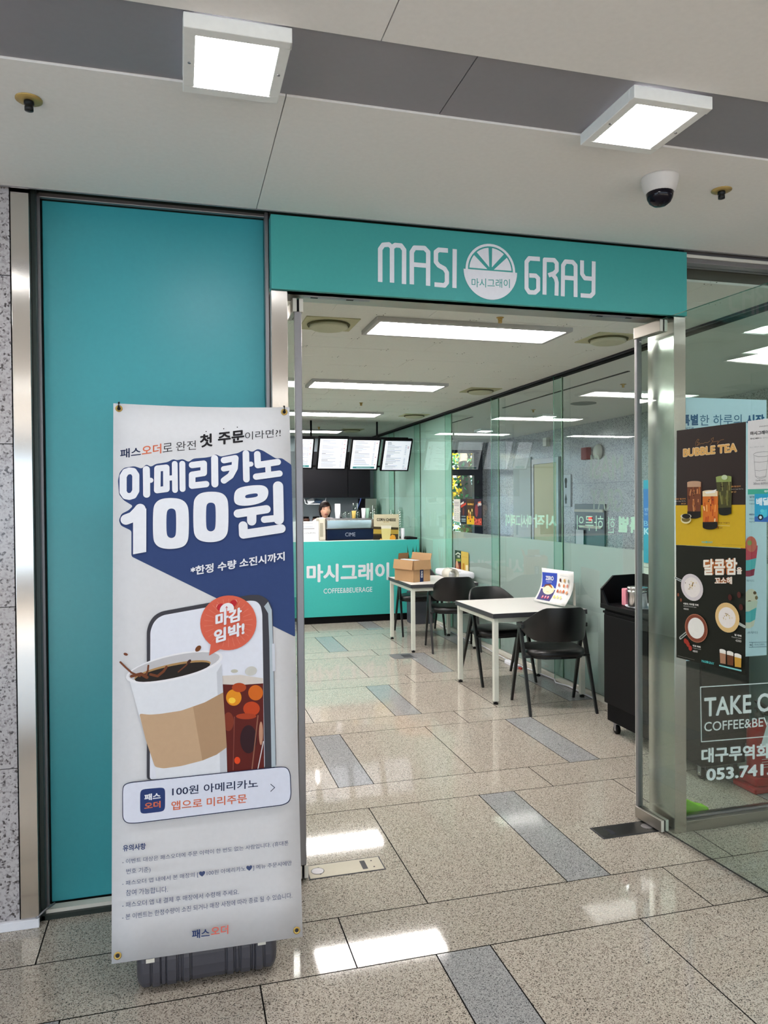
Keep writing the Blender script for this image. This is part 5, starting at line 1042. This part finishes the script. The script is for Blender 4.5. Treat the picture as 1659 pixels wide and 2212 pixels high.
A.poly([(0.3316,0.8564),(0.4518,0.8586),(0.4518,0.8652),(0.3316,0.8619)], '#7cc4c6'); A.text('MASI●GRAY', [(0.2311,0.8528),(0.3035,0.8554),(0.2311,0.864)], '#4fb7b5', 0.03); A.stroke([(0.0831,0.8526),(0.1884,0.8542)], .0008, '#8a8a82', False)
A.build('print', t)
A = Art((2.162,3,0),(0.07348,-0.9973,0),(0,0,1))
t = thing('door_poster', tuple(A.P(.5, 1.6, 0)), 'white poster with outlined takeaway cup at the picture edge, on the open glass door', 'poster')
sheet(A, [((0.4774,1.596)[0], (0.4774,1.5746)[1]), ((0.4774,1.596)[0]+.30, (0.4774,1.5746)[1]), ((0.4774,1.596)[0]+.30, (0.4801,1.8676)[1]), ((0.4774,1.596)[0], (0.4801,1.8676)[1])], '#d3d0d0', 'sheet', t)
u_ = (0.4774,1.596)[0]; A.poly([(u_, (0.4774,1.5746)[1]), (u_+.30, (0.4774,1.5746)[1]), (u_+.30, (0.4774,1.5955)[1]), (u_, (0.4774,1.5955)[1])], '#3fa58c')
A.text('MASIGRAY', [(0.5367,1.8382),(0.6009,1.838),(0.5367,1.8421)], '#4b4b50', 0.01); A.text('마시그래이', [(0.4908,1.8092),(0.5787,1.8075),(0.4909,1.8247)], '#1c1c20', 0.035); A.text('마시그래이', [(0.4908,1.7927),(0.5341,1.7919),(0.4908,1.7991)], '#2c2c30', 0.03); A.text('컵 사이즈 안내', [(0.5373,1.7917),(0.6071,1.7904),(0.5373,1.798)], '#8a8a8e', 0)
A.text('ALL VENTI SIZE', [(0.4874,1.7602),(0.5588,1.7592),(0.4874,1.7642)], '#a3a3a6', 0); c_ = '#6f6f74'
A.stroke([(0.5069,1.7323),(0.5102,1.7361),(0.5268,1.7398),(0.5562,1.7405),(0.5818,1.7384)], .0012, c_); A.stroke([(0.5069,1.7323),(0.5085,1.7287),(0.5301,1.723),(0.5626,1.7219),(0.5882,1.7248)], .0012, c_); A.stroke([(0.5095,1.7255),(0.5168,1.6457),(0.5267,1.638),(0.5496,1.6372),(0.5674,1.6427),(0.5786,1.7228)], .0012, c_)
A.stroke([(0.5108,1.7029),(0.5366,1.6997),(0.5786,1.7033)], .0012, c_); A.stroke([(0.5141,1.6696),(0.5366,1.6666),(0.5738,1.6703)], .0012, c_); A.stroke([(0.5184,1.6462),(0.5398,1.641),(0.569,1.6452)], .0012, c_)
A.text('Cup 600 capacity', [(0.5184,1.6258),(0.5674,1.6263),(0.5184,1.6319)], '#3c3c40', 0.01); A.text('20oz 600ml', [(0.5068,1.6128),(0.5834,1.6137),(0.5068,1.6216)], '#77777c', 0); A.text('컵', [(0.56,1.5821),(0.5767,1.5834),(0.56,1.5894)], '#dfeee9', 0.03)
A.build('print', t)
t = thing('delivery_sticker', tuple(A.P(.56, 1.3, 0)), 'blue delivery sticker with a turquoise scooter at the picture edge', 'sticker')
A = Art((2.162,3,0),(0.07348,-0.9973,0),(0,0,1)); A.O = A.O+A.N*.004; u_ = (0.515,1.5477)[0]; v1 = (0.5151,1.5763)[1]; v0 = (0.515,1.4668)[1]
sheet(A, [(u_, v0), (u_+.16, v0), (u_+.16, v1), (u_, v1)], '#2b9cc4', 'sheet', t)
A.poly([(u_, v0), (u_+.16, v0), (u_+.16, v0+.03), (u_, v0+.02)], '#2f62a8'); A.text('배달', [(0.5233,1.5291),(0.5881,1.532),(0.5233,1.5604)], '#d3e6ee', 0.05)
A.ell3([(0.5446,1.4846),(0.5576,1.4848),(0.5446,1.4964)], '#15202a'); A.ell3([(0.5446,1.484),(0.5512,1.4841),(0.5446,1.4898)], '#cfe0e6'); A.poly([(0.5414,1.495),(0.5495,1.5096),(0.5625,1.5136),(0.5766,1.5163),(0.5766,1.4877),(0.5625,1.4823),(0.5528,1.4952)], '#46b9cf'); A.ell3([(0.5528,1.5096),(0.5625,1.5097),(0.5528,1.5161)], '#56c3d3')
A.build('print', t)
# side wall: posters facing the corridor and the cafe
A = Art((3.138,0,0),(0,-1,0),(0,0,1))
for (pp, base, lab, kind) in (([(-8.3919,1.3001),(-8.1824,1.2892),(-8.1736,1.5741),(-8.3869,1.5736)], '#cfcdc6', 'white drinks-list poster, first of the four on the side glass', 0), ([(-8.1722,1.2904),(-7.9722,1.2913),(-7.9675,1.575),(-8.1672,1.5759)], '#26222e', 'dark red-slogan poster, second of the four on the side glass', 1),
                             ([(-7.9662,1.2906),(-7.7461,1.2901),(-7.7392,1.574),(-7.9675,1.575)], '#3a2a16', 'small brown and yellow poster, third of the four on the side glass', 2), ([(-7.7403,1.2903),(-7.5334,1.2906),(-7.5291,1.573),(-7.7357,1.574)], '#241f33', 'dark poster with red berries, last of the four on the side glass', 3)):
    A = Art((3.138,0,0),(0,-1,0),(0,0,1)); t = thing('wall_poster', tuple(A.P(sum(p[0] for p in pp)/4, min(p[1] for p in pp), 0)), lab, 'poster'); sheet(A, pp, base, 'sheet', t)
    a, b, c_, d = (Vector(p) for p in pp)
    def g_(u, v): return tuple(a.lerp(b, u).lerp(d.lerp(c_, u), v))
    if kind == 0:
        A.poly([g_(0, 0), g_(1, 0), g_(1, .05), g_(0, .05)], '#58a594')
        for v in (.87, .80, .73): A.stroke([g_(.12, v), g_(.85, v)], .007, '#77777a', False)
        for u, v in ((.3, .52), (.7, .55), (.3, .35), (.7, .35), (.3, .18), (.7, .18)): A.stroke([g_(u-.1, v-.05), g_(u-.1, v+.05), g_(u+.1, v+.05), g_(u+.1, v-.05), g_(u-.1, v-.05)], .004, '#8a8a8a' if v != .35 else '#4b8f80')
    elif kind == 1:
        A.stroke([g_(.05, .78), g_(.55, .87)], .022, '#d9d5cc', False); A.stroke([g_(.1, .68), g_(.9, .82)], .026, '#b8402e', False); A.ell(g_(.5, .5), .03, .05, '#5a2a22', 0, 12); A.poly([g_(.1, .0), g_(.95, .0), g_(.95, .33), g_(.1, .33)], '#10242c')
        for v in (.3, .2, .16, .1): A.stroke([g_(.2, v), g_(.85, v)], .008, '#8fa3a8', False)
    elif kind == 2:
        A.poly([g_(0, 0), g_(1, 0), g_(1, .33), g_(0, .33)], '#c9a51f'); A.text('BUBBLE', [g_(.12, 0.76), g_(.9, .76), g_(.12, .83)], '#d9a94c', .04)
        for u, v0_, v1_, cc_ in ((.28, .22, .52, '#a8622f'), (.72, .26, .56, '#5c5528'), (.5, .12, .45, '#d9822a')): A.stroke([g_(u, v0_), g_(u, v1_)], .032, cc_, False); A.stroke([g_(u, v0_-.02), g_(u, v0_+.03)], .032, '#15100c', False); A.ell(g_(u, v1_), .018, .018, '#d9c27a', 0, 10)
    else:
        A.stroke([g_(.5, .85), g_(.9, .88)], .02, '#c96a4a', False); A.text('신메뉴', [g_(.45, 0.72), g_(.98, .75), g_(.45, .84)], '#e3e0da', .05); A.ell(g_(.3, .55), .045, .07, '#7c3034', 0, 14); A.poly([g_(0, 0), g_(1, 0), g_(1, .27), g_(.3, .22), g_(0, .3)], '#b8483a')
        rr = random.Random(9)
        for k in range(22): A.ell(g_(rr.uniform(.05, .95), rr.uniform(.02, .24)), .012, .009, rr.choice(['#7c1f1c', '#d9705a', '#5a1512']), 0, 8)
    A.build('print', t)
for (pp, base, lab, kind) in (([(-8.3548,0.694),(-8.1567,0.7121),(-8.1585,0.9746),(-8.3538,0.9733)], '#1e3a2c', 'dark green food poster low on the frosted glass wall by the farther table', 0), ([(-8.1502,0.7196),(-7.9207,0.7404),(-7.9229,0.9713),(-8.1522,0.9736)], '#b9a24c', 'mustard yellow drink poster low on the frosted glass wall by the farther table', 1)):
    A = Art((3.138,0,0),(0,-1,0),(0,0,1)); t = thing('wall_poster', tuple(A.P(sum(p[0] for p in pp)/4, min(p[1] for p in pp), 0)), lab, 'poster'); sheet(A, pp, base, 'sheet', t)
    a, b, c_, d = (Vector(p) for p in pp)
    if kind == 0:
        A.stroke([g_(.15, .82), g_(.5, .9), g_(.9, .85)], .016, '#c9cfc4'); A.text('그릴', [g_(.3, 0.7), g_(.8, .7), g_(.3, .8)], '#d9d9cc', .04); A.stroke([g_(.2, .58), g_(.95, .6)], .03, '#8a9a3c', False); A.poly([g_(0, 0), g_(1, 0), g_(1, .5), g_(.5, .45), g_(0, .4)], '#4a221c')
        A.ell(g_(.4, .28), .045, .08, '#c9987c', .3, 12); A.ell(g_(.8, .3), .03, .04, '#6b2a20', 0, 10); A.ell(g_(.5, .12), .05, .04, '#b0643c', 0, 12)
    else:
        A.text('콘치즈', [g_(.15, 0.72), g_(.85, .72), g_(.15, .78)], '#9a8030', 0); A.poly([g_(.2, .45), g_(.45, .45), g_(.45, .2), g_(.35, .12), g_(.2, .2)], '#a8741c'); A.poly([g_(.6, .05), g_(.95, .05), g_(.95, .38), g_(.6, .38)], '#d9cfae'); A.stroke([g_(0, .05), g_(1, .05)], .03, '#cfc2a0', False)
    A.build('print', t)
# vinyl lettering on the outside of the side wall (reads backwards from inside)
vl = thing('glass_lettering', (3.152, 5.6, 1.22), 'pale green slogan lettering on the glass wall, reversed when seen from inside', 'lettering')
A = Art((3.1515, 0, 0), (0, -1, 0), (0, 0, 1), lift=0); zc = '#b9dccb'
A.text('특별', [(-4.6529,1.314),(-4.9447,1.3127),(-4.6524,1.4352)], zc, 0.045); A.text('한', [(-4.988,1.3041),(-5.096,1.3034),(-4.9873,1.4256)], zc, 0); A.text('하루의', [(-5.1482,1.3121),(-5.5483,1.3086),(-5.1474,1.4333)], zc, 0); A.text('시작', [(-5.8873,1.3047),(-6.3295,1.3024),(-5.8862,1.4289)], zc, 0.03)
A.text('마시그래이', [(-6.377,1.3009),(-6.9432,1.3011),(-6.3756,1.4212)], zc, 0.03); A.build('lettering', vl)
ml = thing('glass_logo', (3.152, 5.2, 1.3), 'faint grey two-line shop name on the glass wall above the green slogan, reversed', 'lettering')
A = Art((3.1515, 0, 0), (0, -1, 0), (0, 0, 1), lift=0); zc = '#8f9a93'
A.text('MASI', [(-4.8817,1.6966),(-5.3353,1.7241),(-4.8806,1.887)], zc, 0); A.text('GRAY', [(-4.883,1.4651),(-5.3371,1.4743),(-4.8821,1.6354)], zc, 0); A.build('lettering', ml)
# blue poster and papers on the near part of the side wall
t = thing('wall_poster', (3.137, 4.65, .9), 'narrow blue poster with white letters seen between the right door edge and the steel post', 'poster'); A = Art((3.138,0,0),(0,-1,0),(0,0,1))
q0, q1 = (-4.6075,1.6176), (-4.3879,1.6142); sheet(A, [(q0[0], (-4.5558,1.1152)[1]), (q1[0]+.3, (-4.5558,1.1152)[1]), (q1[0]+.3, (-4.5533,1.6906)[1]), (q0[0], (-4.5533,1.6906)[1])], '#1d9db8', 'sheet', t)
A.poly([(q0[0], (-4.5547,1.3598)[1]), (q1[0]+.3, (-4.5547,1.3598)[1]), (q1[0]+.3, (-4.5536,1.6296)[1]), (q0[0], (-4.5536,1.6296)[1])], '#2a74b8'); A.text('BREAK', [(-4.6032,1.3712),(-4.3,1.3741),(-4.6031,1.4069)], '#7cc0dc', 0); A.text('KOREA', [(-4.6035,1.3095),(-4.276,1.3139),(-4.6033,1.3582)], '#a9dcec', 0.03); A.text('반가워요', [(-4.5919,1.4751),(-4.3985,1.4741),(-4.5918,1.4977)], '#a9cfec', 0); A.text('이가게', [(-4.5921,1.4427),(-4.424,1.4424),(-4.592,1.4621)], '#a9cfec', 0)
A.build('print', t)
t = thing('wall_notice', (3.137, 4.6, .87), 'white notices below the blue poster above the black cabinet', 'notice'); A = Art((3.138,0,0),(0,-1,0),(0,0,1))
sheet(A, [(q0[0], (-4.557,0.8282)[1]), (q1[0]+.25, (-4.557,0.8282)[1]), (q1[0]+.25, (-4.5558,1.1088)[1]), (q0[0], (-4.5558,1.1088)[1])], '#c9d6cc', 'sheet', t)
A.stroke([(q0[0], (-4.5559,1.083)[1]), (q1[0]+.25, (-4.5559,1.083)[1])], .004, '#55605a', False); A.stroke([(q0[0], (-4.5562,1.0282)[1]), (q1[0]+.25, (-4.5562,1.0282)[1])], .004, '#55605a', False); A.text('안내', [(-4.5887,0.9798),(-4.5457,0.9842),(-4.5886,1.0025)], '#55605a', 0)
A.build('print', t)
MB().add([Vector((3.137, -q0[0]-.0, 1.63))+Vector((0, dy, dz)) for dy, dz in ((0, 0), (-.3, 0), (-.3, .08), (0, .08))], [(0,1,2,3)], 'offw')
# power lead along the side wall
cbx = thing('power_strip', (3.02, 6.6, 0), 'white power lead and socket strip lying along the glass wall under the tables', 'cable')
c1 = MB().tube([(3.09, 5.2, .012), (3.10, 5.6, .012), (3.06, 5.75, .012), (3.10, 5.85, .012), (3.07, 6.3, .012), (3.03, 6.5, .012), (3.06, 6.9, .012), (3.09, 7.4, .012), (3.07, 8.0, .012), (3.10, 8.8, .012)], .006, 'white', 7); c1.build('lead', cbx)
MB().box(2.98, 3.03, 6.35, 6.62, 0, .035, 'white').build('socket_block', cbx, bevel=.006); MB().box(3.0, 3.015, 6.30, 6.35, .005, .02, '#b03a30').build('switch', cbx)
fo = thing('floor_outlet', (2.2, 7.6, 0), 'small grey floor outlet cover set in the granite between counter and doorway', 'outlet')
q = [(2.0609,7.1969),(2.0854,7.1893),(2.0976,7.1855),(2.0731,7.1931)]
MB().box(2.03, 2.27, 7.10, 7.34, .0002, .003, pm('#77787a', .4, .5)).box(2.14, 2.24, 7.14, 7.28, .003, .004, 'dgrey').build('cover', fo, bevel=.001)

# ================================================================ CORRIDOR FITTINGS AND TREES OUTSIDE
A = Art((5.9,0,0),(0,-1,0),(0,0,1))
def wallbox(name, c, w, h, d, m, lab, cat, group=None):
    t = thing(name, (5.9, -c[0], c[1]-h/2), lab, cat, group); MB().box(5.9-d, 5.9, -c[0]-w/2, -c[0]+w/2, c[1]-h/2, c[1]+h/2, m).build('body', t, bevel=.006); return t
for c_, lab, s_ in (((-10.6844,1.8229), 'upper white pictogram plate on the corridor wall beyond the glass', '●'), ((-10.6865,1.5749), 'lower white pictogram plate on the corridor wall beyond the glass', '▲')):
    t = wallbox('pictogram_plate', c_, .28, .26, .02, '#c4ccd6', lab, 'sign', 'toilet pictogram plates'); B_ = Art((5.879, 0, 0), (0, -1, 0), (0, 0, 1))
    B_.text(s_, [(c_[0]-.04, c_[1]-.02), (c_[0]+.04, c_[1]-.02), (c_[0]-.04, c_[1]+.08)], '#20242c'); B_.stroke([(c_[0], c_[1]-.08), (c_[0], c_[1]-.01)], .05, '#20242c', False); B_.build('pictogram', t)
t = wallbox('alarm_box', (-10.0417,2.2418), .16, .18, .08, '#8a2f2a', 'small red and white alarm box on the corridor wall', 'alarm'); 
c_ = (-9.7464,2.2502); t = thing('alarm_bell', (5.9, -c_[0], c_[1]), 'round cream alarm bell on the corridor wall beyond the glass', 'bell')
MB().lathe((5.9, -c_[0], c_[1]), [(.11, 0), (.115, -.02), (.09, -.05), (.03, -.06), (0, -.06)], 'offw', 24, axis='x').build('gong', t)
c_ = (-9.984,1.1514); t = thing('hydrant_cabinet', (5.9, -c_[0], c_[1]-.35), 'dark recessed hydrant cabinet with a red lamp on the corridor wall', 'cabinet')
MB().box(5.87, 5.9, -c_[0]-.42, -c_[0]+.42, c_[1]-.32, c_[1]+.34, pm('#4b5254', .35, .5)).build('door', t, bevel=.004); MB().box(5.85, 5.87, -c_[0]-.40, -c_[0]+.40, c_[1]+.22, c_[1]+.26, 'offw').box(5.85, 5.87, -c_[0]-.35, -c_[0]+.25, c_[1]-.02, c_[1]+.02, 'offw').build('trim', t)
MB().lathe((5.87, -c_[0]-.05, c_[1]+.12), [(.03, 0), (.03, -.02), (0, -.03)], emit('#ff2a20', 2.0, 'red_lamp'), 14, axis='x').build('lamp', t); MB().box(5.845, 5.85, -c_[0]+.12, -c_[0]+.34, c_[1]-.30, c_[1]-.05, 'white').build('notice', t)
wallbox('wall_speaker', (-11.3099,2.5125), .12, .14, .07, 'offw', 'small white speaker high on the corridor wall', 'speaker')

def tree(x, y, lab, col, n, seed, h0=1.2, sp=1.5):
    rnd = random.Random(seed); t = thing('ginkgo_tree' if 'yellow' in lab else 'green_shrub', (x, y, 0), lab, 'tree' if 'yellow' in lab else 'shrub')
    m = MB().tube([(x, y, 0), (x+.1, y, 1.2), (x-.1, y, 2.4), (x+.2, y, 4.2)], .16, pm('#5f5349', .9), 10, .07)
    for k in range(7):
        z = 1.3+.4*k; a = rnd.uniform(0, 6.28); m.tube([(x, y, z), (x+.7*math.cos(a), y+.4*math.sin(a), z+.6), (x+1.3*math.cos(a), y+.7*math.sin(a), z+1.0)], .05, pm('#5f5349', .9), 6, .015)
    m.build('trunk', t); lv = MB(); cs = [(x+rnd.gauss(0, sp), y+rnd.gauss(0, .6), rnd.uniform(h0, h0+3.2)) for k in range(46)]
    for k in range(n):
        c = rnd.choice(cs); p = Vector((c[0]+rnd.gauss(0, .20), c[1]+rnd.gauss(0, .2), c[2]+rnd.gauss(0, .17)))
        a, b = Vector((rnd.uniform(-1, 1), rnd.uniform(-1, 1), rnd.uniform(-1, 1))).normalized()*.07, Vector((rnd.uniform(-1, 1), rnd.uniform(-1, 1), rnd.uniform(-1, 1))).normalized()*.07
        lv.add([p, p+a, p+a+b, p+b], [(0,1,2,3)], pm(rnd.choice(col), .7))
    lv.build('foliage', t, kind='stuff')
tree(6.6, 17.0, 'yellow ginkgo tree outside the far corridor window', ['#f2cf18', '#e6bd10', '#f7dd3a'], 7000, 5, .9, 1.1)
tree(4.6, 21.0, 'yellow ginkgo tree outside the window, partly hidden by the wall posters', ['#f2cf18', '#dcb414', '#f7dd3a'], 3600, 6, 1.0, 1.3)
tree(6.0, 15.2, 'low green shrub outside the far corridor window', ['#3d7a4c', '#5c9a5c', '#2c5a3a'], 1500, 8, .15, .5)
MB().box(-2, 12, 14.1, 24, -.2, -.05, pm('#8d8a80', .9)).build('ground_outside', kind='structure')
